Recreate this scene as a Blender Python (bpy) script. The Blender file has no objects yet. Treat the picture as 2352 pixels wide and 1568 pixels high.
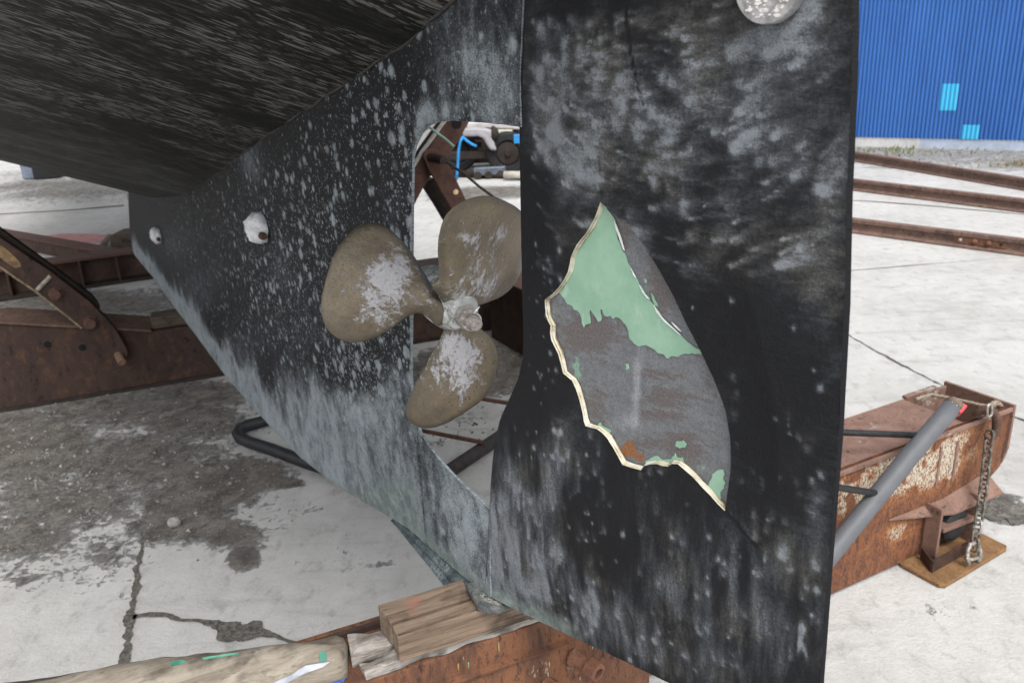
import bpy, bmesh, math, random
import numpy as np
from mathutils import Vector, Matrix
from mathutils.geometry import delaunay_2d_cdt
random.seed(7)
S = bpy.context.scene
COL = S.collection
R_ = math.radians
V = Vector

# ------------------------------------------------------------------ camera
FPX, CX, CY = 1900.0, 1176.0, 784.0            # focal length and centre in a 2352 x 1568 picture
CAM_H, PITCH, ROLL = 1.70, 19.5, -2.5
cd = bpy.data.cameras.new('camera')
cam = bpy.data.objects.new('camera', cd)
COL.objects.link(cam)
cam.matrix_world = Matrix.Translation((0, 0, CAM_H)) @ Matrix.Rotation(R_(90 - PITCH), 4, 'X') @ Matrix.Rotation(R_(ROLL), 4, 'Z')
cd.sensor_width = 36
cd.lens = 36 * FPX / 2352
cd.clip_start, cd.clip_end = 0.05, 2000
cd.dof.use_dof = True
cd.dof.focus_distance = 1.35
cd.dof.aperture_fstop = 9.0
S.camera = cam
CAMR = cam.matrix_world.to_3x3()
CAMP = V((0, 0, CAM_H))

# ------------------------------------------------------------------ light
SUN_EL, SUN_AZ = 54.0, 166.0                    # azimuth clockwise from +Y
w = bpy.data.worlds.new('World')
S.world = w
w.use_nodes = True
wn = w.node_tree
bg = wn.nodes['Background']
sky = wn.nodes.new('ShaderNodeTexSky')
sky.sky_type = 'NISHITA'
sky.sun_disc = False
sky.sun_elevation = R_(SUN_EL)
sky.sun_rotation = R_(SUN_AZ)
sky.dust_density = 3.0
hs = wn.nodes.new('ShaderNodeHueSaturation')
hs.inputs['Saturation'].default_value = 0.10
wn.links.new(sky.outputs[0], hs.inputs['Color'])
wn.links.new(hs.outputs[0], bg.inputs['Color'])
bg.inputs['Strength'].default_value = 0.145
sl = bpy.data.lights.new('sun', 'SUN')
sl.energy = 1.5
sl.angle = R_(26)
sl.color = (1.0, 0.97, 0.93)
sun = bpy.data.objects.new('sun', sl)
COL.objects.link(sun)
sun.location = (3, -3, 8)
sd = V((math.sin(R_(SUN_AZ)) * math.cos(R_(SUN_EL)), math.cos(R_(SUN_AZ)) * math.cos(R_(SUN_EL)), math.sin(R_(SUN_EL))))
sun.rotation_euler = sd.to_track_quat('Z', 'Y').to_euler()
S.view_settings.view_transform = 'Standard'
S.view_settings.look = 'None'
S.view_settings.gamma = 1
S.view_settings.exposure = 0.84
S.cycles.max_bounces = 6

# ------------------------------------------------------------------ measuring helpers: sight lines cut with real planes
def ray(px, py):
    return CAMR @ V(((px - CX) / FPX, (CY - py) / FPX, -1.0))
def on_plane(px, py, p0, n):
    d = ray(px, py)
    return CAMP + d * ((p0 - CAMP).dot(n) / d.dot(n))
def on_z(px, py, z=0.0):
    return on_plane(px, py, V((0, 0, z)), V((0, 0, 1)))
def at_depth(px, py, D):
    return CAMP + ray(px, py) * D
def crop(x0, y0, sc):
    return lambda X, Y: ((x0 + X / sc) * 0.9408, (y0 + Y / sc) * 0.9408)
zA = crop(0, 480, 2.7031)        # left beams
zP = crop(760, 460, 2.5286)      # propeller
zR = crop(1280, 460, 1.9117)     # bare patch
zG = crop(1980, 900, 2.7038)     # right girder
zK = crop(980, 280, 4.9)         # aperture
zB = crop(800, 1420, 4.704)      # blocks
zF = crop(780, 1200, 2.6727)     # front beam

# ------------------------------------------------------------------ numpy noise and 2D helpers
def vnoise(x, y, seed=0):
    xi, yi = np.floor(x).astype(np.int64), np.floor(y).astype(np.int64)
    fx, fy = x - xi, y - yi
    fx, fy = fx * fx * (3 - 2 * fx), fy * fy * (3 - 2 * fy)
    def h(a, b):
        n = (a * 374761393 + b * 668265263 + seed * 974711) & 0x7fffffff
        n = ((n ^ (n >> 13)) * 1274126177) & 0x7fffffff
        return ((n ^ (n >> 16)) & 0xffff) / 65535.0
    return (h(xi, yi) * (1 - fx) + h(xi + 1, yi) * fx) * (1 - fy) + (h(xi, yi + 1) * (1 - fx) + h(xi + 1, yi + 1) * fx) * fy
def fbm(x, y, o=4, seed=0):
    t, a, s = 0, 0.5, 0
    for k in range(o):
        t = t + a * vnoise(x * 2 ** k + 17.3 * k, y * 2 ** k + 9.1 * k, seed + k); s += a; a *= 0.5
    return t / s
def sstep(x, a, b):
    t = np.clip((x - a) / (b - a), 0, 1)
    return t * t * (3 - 2 * t)
def inside(P, poly):
    x, y = P[:, 0], P[:, 1]
    r = np.zeros(len(P), bool)
    n = len(poly)
    for i in range(n):
        x1, y1 = poly[i]; x2, y2 = poly[(i + 1) % n]
        if y1 == y2: continue
        c = ((y1 > y) != (y2 > y)) & (x < (x2 - x1) * (y - y1) / (y2 - y1) + x1)
        r ^= c
    return r
def dist_poly(P, poly, closed=True):
    d = np.full(len(P), 1e9)
    n = len(poly)
    for i in range(n if closed else n - 1):
        a = np.array(poly[i]); b = np.array(poly[(i + 1) % n])
        ab = b - a
        t = np.clip(((P - a) @ ab) / max(ab @ ab, 1e-12), 0, 1)
        d = np.minimum(d, np.hypot(*(P - a - t[:, None] * ab).T))
    return d
def roughen(poly, step, amp, seed=0, closed=True):
    out = []
    n = len(poly)
    rr = random.Random(seed)
    for i in range(n if closed else n - 1):
        a = np.array(poly[i], float); b = np.array(poly[(i + 1) % n], float)
        L = np.hypot(*(b - a)); k = max(1, int(L / step))
        nn = np.array([-(b - a)[1], (b - a)[0]]) / max(L, 1e-9)
        for j in range(k):
            p = a + (b - a) * j / k
            if j: p = p + nn * rr.uniform(-amp, amp)
            out.append(tuple(p))
    if not closed: out.append(tuple(poly[-1]))
    return out
def cdt(outline, holes, step, extra=None):
    loops = [outline] + holes
    vs, es = [], []
    for lp in loops:
        b = len(vs)
        vs += [V((float(p[0]), float(p[1]))) for p in lp]
        es += [(b + i, b + (i + 1) % len(lp)) for i in range(len(lp))]
    o = np.array(outline)
    if extra is None:
        gx = np.arange(o[:, 0].min(), o[:, 0].max(), step); gy = np.arange(o[:, 1].min(), o[:, 1].max(), step)
        G = np.array(np.meshgrid(gx, gy)).reshape(2, -1).T
        G = G + np.random.RandomState(3).uniform(-.12, .12, G.shape) * step
    else:
        G = extra
    m = inside(G, outline)
    for h in holes: m &= ~inside(G, h)
    G = G[m]
    dd = np.minimum.reduce([dist_poly(G, lp) for lp in loops])
    G = G[dd > step * 0.4]
    vs += [V((float(p[0]), float(p[1]))) for p in G]
    r = delaunay_2d_cdt(vs, es, [], 0, 1e-6)
    P = np.array([(p[0], p[1]) for p in r[0]])
    F = np.array([f for f in r[2] if len(f) == 3])
    c = P[F].mean(1)
    m = inside(c, outline)
    for h in holes: m &= ~inside(c, h)
    return P, F[m]

# ------------------------------------------------------------------ mesh builder
class MB:
    def __init__(s): s.v, s.f = [], []
    def add(s, vs, fs):
        b = len(s.v); s.v += [V(p) for p in vs]; s.f += [tuple(b + i for i in f) for f in fs]; return b
    def hexa(s, a, b):                              # two matching quads
        s.add(list(a) + list(b), [(3, 2, 1, 0), (4, 5, 6, 7), (0, 1, 5, 4), (1, 2, 6, 5), (2, 3, 7, 6), (3, 0, 4, 7)])
    def box(s, c, ax, ay, az):                      # half vectors
        c = V(c)
        q = lambda z: [c + ax * i + ay * j + z for i, j in ((-1, -1), (1, -1), (1, 1), (-1, 1))]
        s.hexa(q(-az), q(az))
    def prism(s, poly, ext):
        n = len(poly); poly = [V(p) for p in poly]
        s.add(poly + [p + ext for p in poly], [tuple(range(n)), tuple(range(2 * n - 1, n - 1, -1))] + [((i + 1) % n, i, n + i, n + (i + 1) % n) for i in range(n)])
    def tube(s, pts, r, seg=10, cap=True, closed=False):
        pts = [V(p) for p in pts]; n = len(pts)
        rr = r if isinstance(r, (list, tuple)) else [r] * n
        rings = []
        up = None
        for i, p in enumerate(pts):
            if closed: t = (pts[(i + 1) % n] - pts[i - 1]).normalized()
            else: t = (pts[min(i + 1, n - 1)] - pts[max(i - 1, 0)]).normalized()
            if up is None:
                up = V((0, 0, 1)) if abs(t.z) < .9 else V((1, 0, 0))
            a = t.cross(up).normalized(); up = a.cross(t).normalized()
            rings.append([p + (a * math.cos(q) + up * math.sin(q)) * rr[i] for q in [2 * math.pi * k / seg for k in range(seg)]])
        b = s.add([q for rg in rings for q in rg], [])
        for i in range(n if closed else n - 1):
            j = (i + 1) % n
            for k in range(seg):
                s.f.append((b + i * seg + k, b + i * seg + (k + 1) % seg, b + j * seg + (k + 1) % seg, b + j * seg + k))
        if cap and not closed:
            s.f.append(tuple(b + k for k in range(seg - 1, -1, -1))); s.f.append(tuple(b + (n - 1) * seg + k for k in range(seg)))
    def lathe(s, o, axis, prof, seg=20):            # prof: (distance along the axis, radius)
        axis = axis.normalized(); o = V(o)
        a = axis.cross(V((0, 0, 1)) if abs(axis.z) < .9 else V((1, 0, 0))).normalized(); u = a.cross(axis)
        b = s.add([o + axis * t + (a * math.cos(q) + u * math.sin(q)) * r for t, r in prof for q in [2 * math.pi * k / seg for k in range(seg)]], [])
        for i in range(len(prof) - 1):
            for k in range(seg):
                s.f.append((b + i * seg + k, b + i * seg + (k + 1) % seg, b + (i + 1) * seg + (k + 1) % seg, b + (i + 1) * seg + k))
        s.f.append(tuple(b + k for k in range(seg))); s.f.append(tuple(b + (len(prof) - 1) * seg + k for k in range(seg)))
    def build(s, name, mat, parent=None, smooth=False, bevel=0, attrs=None, seg=2):
        root = V((0, 0, 0)); q = parent
        while q is not None: root = root + q.location; q = q.parent
        me = bpy.data.meshes.new(name)
        me.from_pydata([tuple(p - root) for p in s.v], [], s.f)
        bm = bmesh.new(); bm.from_mesh(me)
        if attrs is None:
            bmesh.ops.recalc_face_normals(bm, faces=bm.faces)
        bm.to_mesh(me); bm.free()
        me.materials.append(mat)
        if smooth: me.shade_smooth() if hasattr(me, 'shade_smooth') else None
        if attrs:
            for k, a in attrs.items():
                a = np.asarray(a, np.float32)
                if a.ndim == 2:
                    at = me.attributes.new(k, 'FLOAT_VECTOR', 'POINT'); at.data.foreach_set('vector', a.ravel())
                else:
                    at = me.attributes.new(k, 'FLOAT', 'POINT'); at.data.foreach_set('value', a)
        o = bpy.data.objects.new(name, me)
        COL.objects.link(o)
        if parent is not None: o.parent = parent
        if bevel:
            m = o.modifiers.new('bevel', 'BEVEL'); m.width = bevel; m.segments = seg; m.limit_method = 'ANGLE'; m.angle_limit = R_(40)
            try: m.harden_normals = False
            except Exception: pass
        return o
def thing(name, loc, label, cat, group=None):
    o = bpy.data.objects.new(name, None); o.empty_display_size = .1
    COL.objects.link(o); o.location = loc
    return tag(o, label, cat, group)
def tag(o, label, cat, group=None):
    o['label'] = label; o['category'] = cat
    if group: o['group'] = group
    return o
def setting(o, kind='structure'):
    o['kind'] = kind; return o

# ------------------------------------------------------------------ material helpers
class MT:
    def __init__(s, name, rough=.7, metal=0.0, spec=.5):
        s.m = bpy.data.materials.new(name); s.m.use_nodes = True
        s.t = s.m.node_tree; s.b = s.t.nodes['Principled BSDF']
        s.b.inputs['Roughness'].default_value = rough; s.b.inputs['Metallic'].default_value = metal
        s.b.inputs['Specular IOR Level'].default_value = spec
        s.oc = s.t.nodes.new('ShaderNodeTexCoord').outputs['Object']
    def n(s, typ, ins, props=None, out=0):
        nd = s.t.nodes.new('ShaderNode' + typ)
        for k, v in (props or {}).items(): setattr(nd, k, v)
        for k, v in ins.items():
            if v is None: continue
            if hasattr(v, 'is_output'): s.t.links.new(v, nd.inputs[k])
            else: nd.inputs[k].default_value = v
        return nd.outputs[out]
    def attr(s, name, vec=False): return s.n('Attribute', {}, {'attribute_name': name}, 'Vector' if vec else 'Fac')
    def map(s, v, sc=(1, 1, 1), rot=(0, 0, 0), loc=(0, 0, 0)): return s.n('Mapping', {'Vector': v, 'Scale': sc, 'Rotation': rot, 'Location': loc})
    def noise(s, v=None, scale=5, det=4, ro=.55, dist=0): return s.n('TexNoise', {'Vector': v or s.oc, 'Scale': scale, 'Detail': det, 'Roughness': ro, 'Distortion': dist})
    def vor(s, v=None, scale=5, out='Distance', feat='F1', rnd=1.0): return s.n('TexVoronoi', {'Vector': v or s.oc, 'Scale': scale, 'Randomness': rnd}, {'feature': feat}, out)
    def ma(s, op, a, b=None, c=None): return s.n('Math', {0: a, 1: b, 2: c} if b is not None else {0: a}, {'operation': op})
    def mul(s, a, b): return s.ma('MULTIPLY', a, b)
    def addm(s, a, b): return s.ma('ADD', a, b)
    def sub(s, a, b): return s.ma('SUBTRACT', a, b)
    def ss(s, x, a, b, lo=0.0, hi=1.0): return s.n('MapRange', {'Value': x, 'From Min': a, 'From Max': b, 'To Min': lo, 'To Max': hi}, {'interpolation_type': 'SMOOTHSTEP'})
    def mix(s, f, a, b):
        nd = s.t.nodes.new('ShaderNodeMix'); nd.data_type = 'RGBA'
        for k, v in ((0, f), (6, a), (7, b)):
            if hasattr(v, 'is_output'): s.t.links.new(v, nd.inputs[k])
            else: nd.inputs[k].default_value = (*v, 1) if isinstance(v, tuple) and len(v) == 3 else v
        return nd.outputs[2]
    def sep(s, v):
        nd = s.t.nodes.new('ShaderNodeSeparateXYZ'); s.t.links.new(v, nd.inputs[0]); return nd.outputs
    def done(s, col, bump=None, strength=.3, dist=.002, rough=None):
        if hasattr(col, 'is_output'): s.t.links.new(col, s.b.inputs['Base Color'])
        else: s.b.inputs['Base Color'].default_value = (*col, 1)
        if bump is not None: s.t.links.new(s.n('Bump', {'Height': bump, 'Strength': strength, 'Distance': dist}), s.b.inputs['Normal'])
        if rough is not None: s.t.links.new(rough, s.b.inputs['Roughness'])
        return s.m

def paint_mat(name, dark, haze, bright, spots=True, flow=False, warm=None):
    t = MT(name, .7, 0, .16)
    p = t.attr('pl', True); ch = t.attr('chalk'); gr = t.attr('green'); sp = t.attr('spot')
    g1 = t.noise(p, 520, 2, .6); g2 = t.noise(t.map(p, (.75, .6, 1)), 50, 6, .72, .4); g3 = t.noise(p, 8, 4, .6)
    if flow:                                  # wiped marks: slanting on the upper blade, hanging down on the lower
        u1 = t.noise(t.map(p, (.30, 1, 1), (0, 0, R_(-58))), 100, 5, .72, .3); u2 = t.noise(t.map(p, (.34, 1, 1), (0, 0, R_(14))), 95, 5, .72, .3); up = t.n('Mix', {0: t.ss(t.sep(p)[0], .12, .34), 2: u2, 3: u1}); dn = t.noise(t.map(p, (1, .22, 1), (0, 0, R_(4))), 85, 5, .7, .3)
        lo = t.ss(t.sep(p)[1], .46, .30)
        g2 = t.n('Mix', {0: lo, 2: up, 3: dn})
    g4 = t.noise(p, 210, 4, .75)
    k = t.ss(ch, -.05, .35)
    c = t.addm(ch, t.mul(t.mul(t.sub(g2, .5), .85 if flow else 1.15), t.addm(.12, t.mul(k, .88))))
    c = t.addm(c, t.mul(t.sub(g3, .5), .22)); c = t.addm(c, t.mul(t.mul(t.sub(g4, .5), .38 if flow else .7), k))
    c = t.mul(t.ss(c, -.05, 1.15), t.mul(t.ss(g1, .3, .7, .82 if flow else .66, 1.12 if flow else 1.22), t.ss(g4, .3, .7, .88, 1.08)))
    col = t.mix(t.ss(c, 0, .62), dark, t.mix(t.ss(g3, .45, .6), haze, warm) if warm else haze)
    col = t.mix(t.ss(c, .42, 1.05), col, bright)
    col = t.mix(t.mul(t.ss(t.addm(gr, t.mul(t.sub(g2, .5), .6)), .1, .9), .8), col, t.mix(t.ss(t.noise(p, 26, 6, .75), .3, .7), (.075, .10, .10), (.25, .29, .275)))
    bump = t.addm(t.mul(g1, .3), t.addm(t.mul(g2, .6), t.mul(g4, .8)))
    if spots:
        wob = t.n('VectorMath', {0: p, 1: t.n('VectorMath', {0: t.n('TexNoise', {'Vector': p, 'Scale': 75.0, 'Detail': 4.0}, None, 'Color'), 1: (.012, .014, 0)}, {'operation': 'MULTIPLY'})}, {'operation': 'ADD'})
        for sc, thr, st in ((30, .58, .95), (48, .52, .75), (90, .50, .9), (190, .50, 1.0)):
            q = t.map(wob, (.72, st, 1), (0, 0, R_(8)), loc=(sc * .37, sc * .11, 0))
            d = t.vor(q, sc); rnd = t.sep(t.vor(q, sc, 'Color'))[0]
            rad = t.mul(t.mul(t.ma('POWER', rnd, 1.5), thr), sp)
            k = t.ss(t.sub(rad, d), -.12, .20)
            k = t.mul(k, t.ss(t.addm(t.mul(t.noise(p, 240, 3, .7), .5), t.mul(g2, .5)), .32, .62, .25, .95))
            col = t.mix(t.mul(k, t.ss(sp, .05, .4)), col, bright)
    wr = t.noise(t.map(p, (1, .5, 1), (0, 0, R_(-35))), 150, 3, .6, 1.2) if flow else None
    if flow: bump = t.addm(bump, t.mul(wr, 1.2))
    return t.done(col, bump, .75 if flow else .4, .0018)

def rust_mat(name, a, b, c, pale=None, pale_amt=.0, scale=1.0, streaks=True, rough=.8, stretch=(1, 1, .35), cov=None, border=None):
    t = MT(name, rough, 0, .3)
    v = t.map(t.oc, stretch)
    n1 = t.noise(v, 6 * scale, 6, .7, .6); n2 = t.noise(v, 26 * scale, 5, .7, .3); n3 = t.noise(t.oc, 140 * scale, 3, .7)
    col = t.mix(t.ss(n1, .36, .64), a, b)
    col = t.mix(t.mul(t.ss(n2, .5, .68), .85), col, c)
    col = t.mix(t.ss(n2, .44, .3), col, tuple(x * .35 for x in a))
    if pale:
        m = t.ss(t.addm(t.mul(n2, .6), t.mul(t.noise(v, 48 * scale, 4, .6, .8), .4)), .5 - pale_amt * .06, .56 - pale_amt * .06)
        m = t.mul(m, t.ss(t.noise(t.oc, 2.6 * scale, 3, .5), .6 - pale_amt * .35, .74 - pale_amt * .35))
        if cov: m = t.mul(m, t.attr(cov))
        if border: col = t.mix(t.ss(m, .02, .4), col, border)
        col = t.mix(t.ss(m, .3, .75), col, pale)
    col = t.mix(t.ss(n3, .3, .7, .25, 0), col, (.01, .006, .005))
    return t.done(col, t.addm(t.mul(n2, .7), t.mul(n3, .5)), .5, .004)

def wood_mat(name, a, b, dark, axis_rot=0, scale=1.0, stain=None):
    t = MT(name, .85, 0, .2)
    v = t.map(t.oc, (1, 1, 1), (0, 0, axis_rot))
    v = t.map(v, (.1, 1.0, 1.6))
    g = t.noise(v, 55 * scale, 6, .7, .8); g2 = t.noise(v, 190 * scale, 4, .7); w1 = t.noise(t.oc, 9, 4, .6)
    col = t.mix(t.ss(g, .3, .7), a, b)
    col = t.mix(t.mul(t.ss(g2, .56, .74), .7), col, dark)
    col = t.mix(t.mul(t.ss(w1, .50, .66), .7), col, dark)
    w2 = t.noise(t.map(v, (.6, 1, 1)), 16 * scale, 5, .7, .6)
    col = t.mix(t.mul(t.ss(w2, .56, .66), .75), col, dark)
    if stain: col = t.mix(t.mul(t.ss(t.noise(t.oc, 7, 4, .6), .6, .7), .55), col, stain)
    return t.done(col, t.addm(g, t.mul(g2, .6)), .55, .004)

def plain(name, col, rough=.7, metal=0, var=.25, scale=30, spec=.4):
    t = MT(name, rough, metal, spec)
    n = t.noise(None, scale, 5, .65)
    c = t.mix(t.ss(n, .3, .7), tuple(x * (1 - var) for x in col), tuple(min(1, x * (1 + var)) for x in col))
    return t.done(c, n, .25, .002)

# ------------------------------------------------------------------ frames of reference (metres): keel plane, hull axis
Z = V((0, 0, 1))
FW = V((-math.sin(R_(29.5)), math.cos(R_(29.5)), 0))      # towards the bow
N = V((-math.cos(R_(29.5)), -math.sin(R_(29.5)), 0))      # outboard, port side
KP = at_depth(1115, 1340, 1.5)
DK = (CAMP - KP).dot(N)
K0 = V((0, 0, 0)) - N * DK
def kuv(px, py):
    p = on_plane(px, py, KP, N)
    return ((p - K0).dot(FW), p.z)
def kpt(u, v, o=0.0): return K0 + FW * u + Z * v + N * o
H1, H2 = on_plane(1193, 150, KP, N), on_plane(1116, 1340, KP, N)
RD = V((math.sin(R_(41.5)), -math.cos(R_(41.5)), 0))      # rudder blade direction, aft
RN = RD.cross(H1 - H2).normalized()
if RN.dot(CAMP - H2) < 0: RN = -RN
RV = RN.cross(RD).normalized()
if RV.z < 0: RV = -RV
def ruv(px, py, o=0.0):
    p = on_plane(px, py, H2 + RN * o, RN) - H2
    return (p.dot(RD), p.dot(RV))
def rpt(u, v, o=0.0): return H2 + RD * u + RV * v + RN * o

# ================================================================== SETTING
# ---- concrete ground, one sheet
def lines(a, b, step, far):
    c = list(np.arange(a, b + 1e-6, step)); g = step; lo, hi = [], []
    x = a
    while x > -far: g *= 1.35; x -= g; lo.append(x)
    g = step; x = b
    while x < far: g *= 1.35; x += g; hi.append(x)
    return np.array(lo[::-1] + c + hi)
gx, gy = lines(-4.6, 2.4, .03, 300), lines(.9, 9.0, .04, 300)
GX, GY = np.meshgrid(gx, gy)
P = np.stack([GX.ravel(), GY.ravel()], 1)
def gblobs(P, items):
    t = np.zeros(len(P))
    for px, py, rx, ry, wgt in items:
        c = on_z(px, py); ex = on_z(px + rx, py); ey = on_z(px, py - ry)
        A = np.array([[ex.x - c.x, ey.x - c.x], [ex.y - c.y, ey.y - c.y]])
        q = np.linalg.inv(A) @ (P - np.array([c.x, c.y])).T
        t = np.maximum(t, wgt * np.exp(-1.0 * (q ** 2).sum(0) ** 1.5))
    return t
dirt = gblobs(P, [(60, 1020, 190, 90, .95), (250, 940, 260, 50, .7), (430, 960, 170, 60, .75), (330, 1060, 260, 80, .72), (200, 1110, 300, 110, .5), (620, 1180, 140, 60, .26), (150, 1290, 220, 70, .36), (450, 905, 160, 40, .75), (740, 1260, 160, 60, .2), (500, 1110, 110, 55, 1.15), (430, 1160, 120, 70, 1.0), (560, 1090, 110, 40, 1.15), (660, 1108, 45, 16, .95),
    (400, 1205, 130, 45, .85), (520, 1225, 90, 35, .9), (150, 1150, 220, 70, .7), (60, 1230, 130, 60, .75), (240, 1270, 90, 45, .5), (560, 1278, 40, 30, 1.2), (60, 1330, 70, 35, .4), (300, 1370, 30, 20, .3),
    (200, 700, 300, 40, .75), (420, 680, 120, 40, .6), (60, 760, 160, 30, .5), (300, 900, 330, 20, .55), (1080, 850, 170, 60, .95), (1160, 830, 90, 50, .9), (1060, 960, 60, 20, .35), (1000, 960, 40, 30, .3),
    (120, 430, 220, 35, .65), (60, 395, 160, 22, .45), (250, 445, 120, 18, .55), (1130, 440, 150, 14, .95), (1060, 452, 120, 12, .7), (1050, 400, 120, 10, .4), (880, 1300, 50, 14, .4), (735, 1170, 20, 10, .5), (2000, 660, 120, 20, .12), (2250, 560, 120, 10, .2),
    (2300, 1165, 60, 36, .9), (2330, 1185, 60, 18, .95), (620, 1460, 60, 16, .2), (1000, 1020, 40, 16, .4), (2150, 1395, 90, 30, .25)])
# gravelly strip of earth along the foot of the shed
Wa, Wb = on_z(1968, 337), on_z(2352, 346.5)
Wt = (Wb - Wa).normalized(); Wn = Wt.cross(Z)
if Wn.dot(-Wa) < 0: Wn = -Wn
dw = (P - np.array([Wa.x, Wa.y])) @ np.array([Wn.x, Wn.y])
dirt = np.maximum(dirt, .48 * sstep(dw, 3.2, 1.6))
mb = MB()
nx, ny = len(gx), len(gy)
mb.v = [V((a, b, 0)) for a, b in P]
mb.f = [(j * nx + i, j * nx + i + 1, (j + 1) * nx + i + 1, (j + 1) * nx + i) for j in range(ny - 1) for i in range(nx - 1)]
t = MT('worn_concrete', .88, 0, .25)
d = t.attr('dirt')
n1 = t.noise(None, 1.1, 5, .6); n2 = t.noise(None, 9, 6, .68); n3 = t.noise(None, 60, 4, .7); n4 = t.noise(t.map(t.oc, (1, .6, 1), (0, 0, .5)), 14, 6, .7, .15)
base = t.mix(t.ss(n1, .3, .7), (.375, .368, .355), (.485, .479, .468))
base = t.mix(t.ss(n2, .38, .7, 0, .45), base, (.55, .547, .535))
base = t.mix(t.ss(n4, .50, .72, 0, .6), base, (.25, .243, .232))
n7 = t.noise(t.map(t.oc, (.22, 1.4, 1), (0, 0, -.5)), 7, 5, .65, .4)
base = t.mix(t.ss(n7, .52, .72, 0, .4), base, (.27, .264, .254))
base = t.mix(t.ss(n3, .54, .78, 0, .5), base, (.25, .245, .235))
n6 = t.noise(None, 240, 3, .7)
base = t.mix(t.ss(n6, .56, .76, 0, .55), base, (.22, .215, .205))
base = t.mix(t.ss(n6, .42, .26, 0, .5), base, (.68, .68, .67))
n5 = t.noise(None, 28, 6, .78, .1)
m = t.addm(d, t.mul(t.sub(n2, .5), .9)); m = t.addm(m, t.mul(t.sub(n5, .5), 1.5)); m = t.addm(m, t.mul(t.sub(n4, .5), .5)); m = t.mul(t.ss(m, .34, .70), t.ss(d, .02, .2))
dc = t.mix(t.ss(n2, .3, .7), (.12, .106, .092), (.23, .208, .183))
dc = t.mix(t.mul(t.ss(n5, .5, .66), t.ss(d, 1.05, .55)), dc, (.30, .28, .255))
dc = t.mix(t.mul(t.ss(d, .9, 1.15), .6), dc, (.085, .074, .063))
dc = t.mix(t.ss(n4, .48, .62, 0, .75), dc, (.075, .066, .057))
dc = t.mix(t.ss(n2, .50, .66, 0, .5), dc, (.30, .275, .245))
dc = t.mix(t.ss(n3, .56, .72, 0, .85), dc, (.36, .345, .32))
dc = t.mix(t.ss(n3, .42, .28, 0, .8), dc, (.05, .045, .04))
base = t.mix(t.mul(m, .93), base, dc)
bump = t.addm(t.mul(n3, .3), t.addm(t.mul(n2, .3), t.mul(m, t.addm(t.mul(n5, 2.2), n3))))
m_conc = t.done(base, bump, .8, .016)
g = setting(mb.build('ground', m_conc, attrs={'dirt': dirt}))

# ---- joints and cracks filled with earth: thin ragged strips lying on the slab
m_crack = plain('joint_earth', (.10, .092, .082), .95, 0, .6, 90)
def crack(pts, widths, seed, name='pavement_joint', z=.004, rag=.3, step=.006):
    g3 = [on_z(*p) for p in pts]
    cum = [0]
    for a, b in zip(g3, g3[1:]): cum.append(cum[-1] + (b - a).length)
    step = max(step, cum[-1] / 700)
    q = np.arange(0, cum[-1], step)
    X, Y = np.interp(q, cum, [p.x for p in g3]), np.interp(q, cum, [p.y for p in g3]); W_ = np.interp(q, cum, widths)
    ker = np.hanning(max(3, int(.05 / step) | 1)); ker /= ker.sum(); hk = len(ker) // 2
    sm_ = lambda a: np.convolve(np.pad(a, hk, mode='edge'), ker, 'valid')
    X, Y, W_ = sm_(X), sm_(Y), sm_(W_)
    tx, ty = np.gradient(X), np.gradient(Y); L_ = np.hypot(tx, ty) + 1e-9; nx_, ny_ = ty / L_, -tx / L_
    f_ = 1 / max(.02, step * 5)
    wob = (fbm(q * f_ * .5, q * 0 + seed, 4, seed) - .5) * .016
    l = W_ * (.5 + (fbm(q * f_, q * 0 + 3, 4, seed + 5) - .5) * 4 * rag); r = W_ * (.5 + (fbm(q * f_, q * 0 + 9, 4, seed + 9) - .5) * 4 * rag)
    n = len(q); m = MB()
    m.add([V((X[i] + nx_[i] * (wob[i] + max(l[i], .0008)), Y[i] + ny_[i] * (wob[i] + max(l[i], .0008)), z)) for i in range(n)] + [V((X[i] + nx_[i] * (wob[i] - max(r[i], .0008)), Y[i] + ny_[i] * (wob[i] - max(r[i], .0008)), z)) for i in range(n)], [(i, i + 1, n + i + 1, n + i) for i in range(n - 1)])
    return setting(m.build(name, m_crack))
crack([(328, 1245), (316, 1310), (308, 1370), (299, 1420), (291, 1490), (281, 1585)], [.012, .018, .022, .03, .022, .028], 1)
crack([(303, 1418), (340, 1411), (375, 1413), (420, 1424), (470, 1428), (510, 1440), (540, 1452), (575, 1448), (610, 1453), (650, 1468), (700, 1486)], [.022, .02, .028, .014, .016, .06, .105, .10, .03, .014, .016], 2, 'pavement_crack', rag=.16)
crack([(1940, 765), (2000, 800), (2060, 832), (2150, 880), (2250, 925), (2400, 985)], [.008, .010, .012, .009, .012, .010], 3, 'pavement_crack', rag=.4)
crack([(1900, 626), (2000, 618), (2120, 608), (2300, 594)], [.008, .010, .009, .004], 4, 'pavement_crack', step=.06)
crack([(-40, 495), (60, 489), (150, 484), (230, 477), (300, 471)], [.05, .07, .06, .09, .08], 5, step=.08)
crack([(1850, 455), (2000, 463), (2150, 474), (2400, 498)], [.03] * 4, 6, step=.1)
crack([(2225, 1110), (2260, 1150), (2290, 1185), (2370, 1205)], [.01, .02, .05, .06], 7, 'pavement_crack', rag=.4)
crack([(1985, 385), (2080, 388), (2130, 391)], [.02, .03, .02], 8, step=.1)

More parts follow.
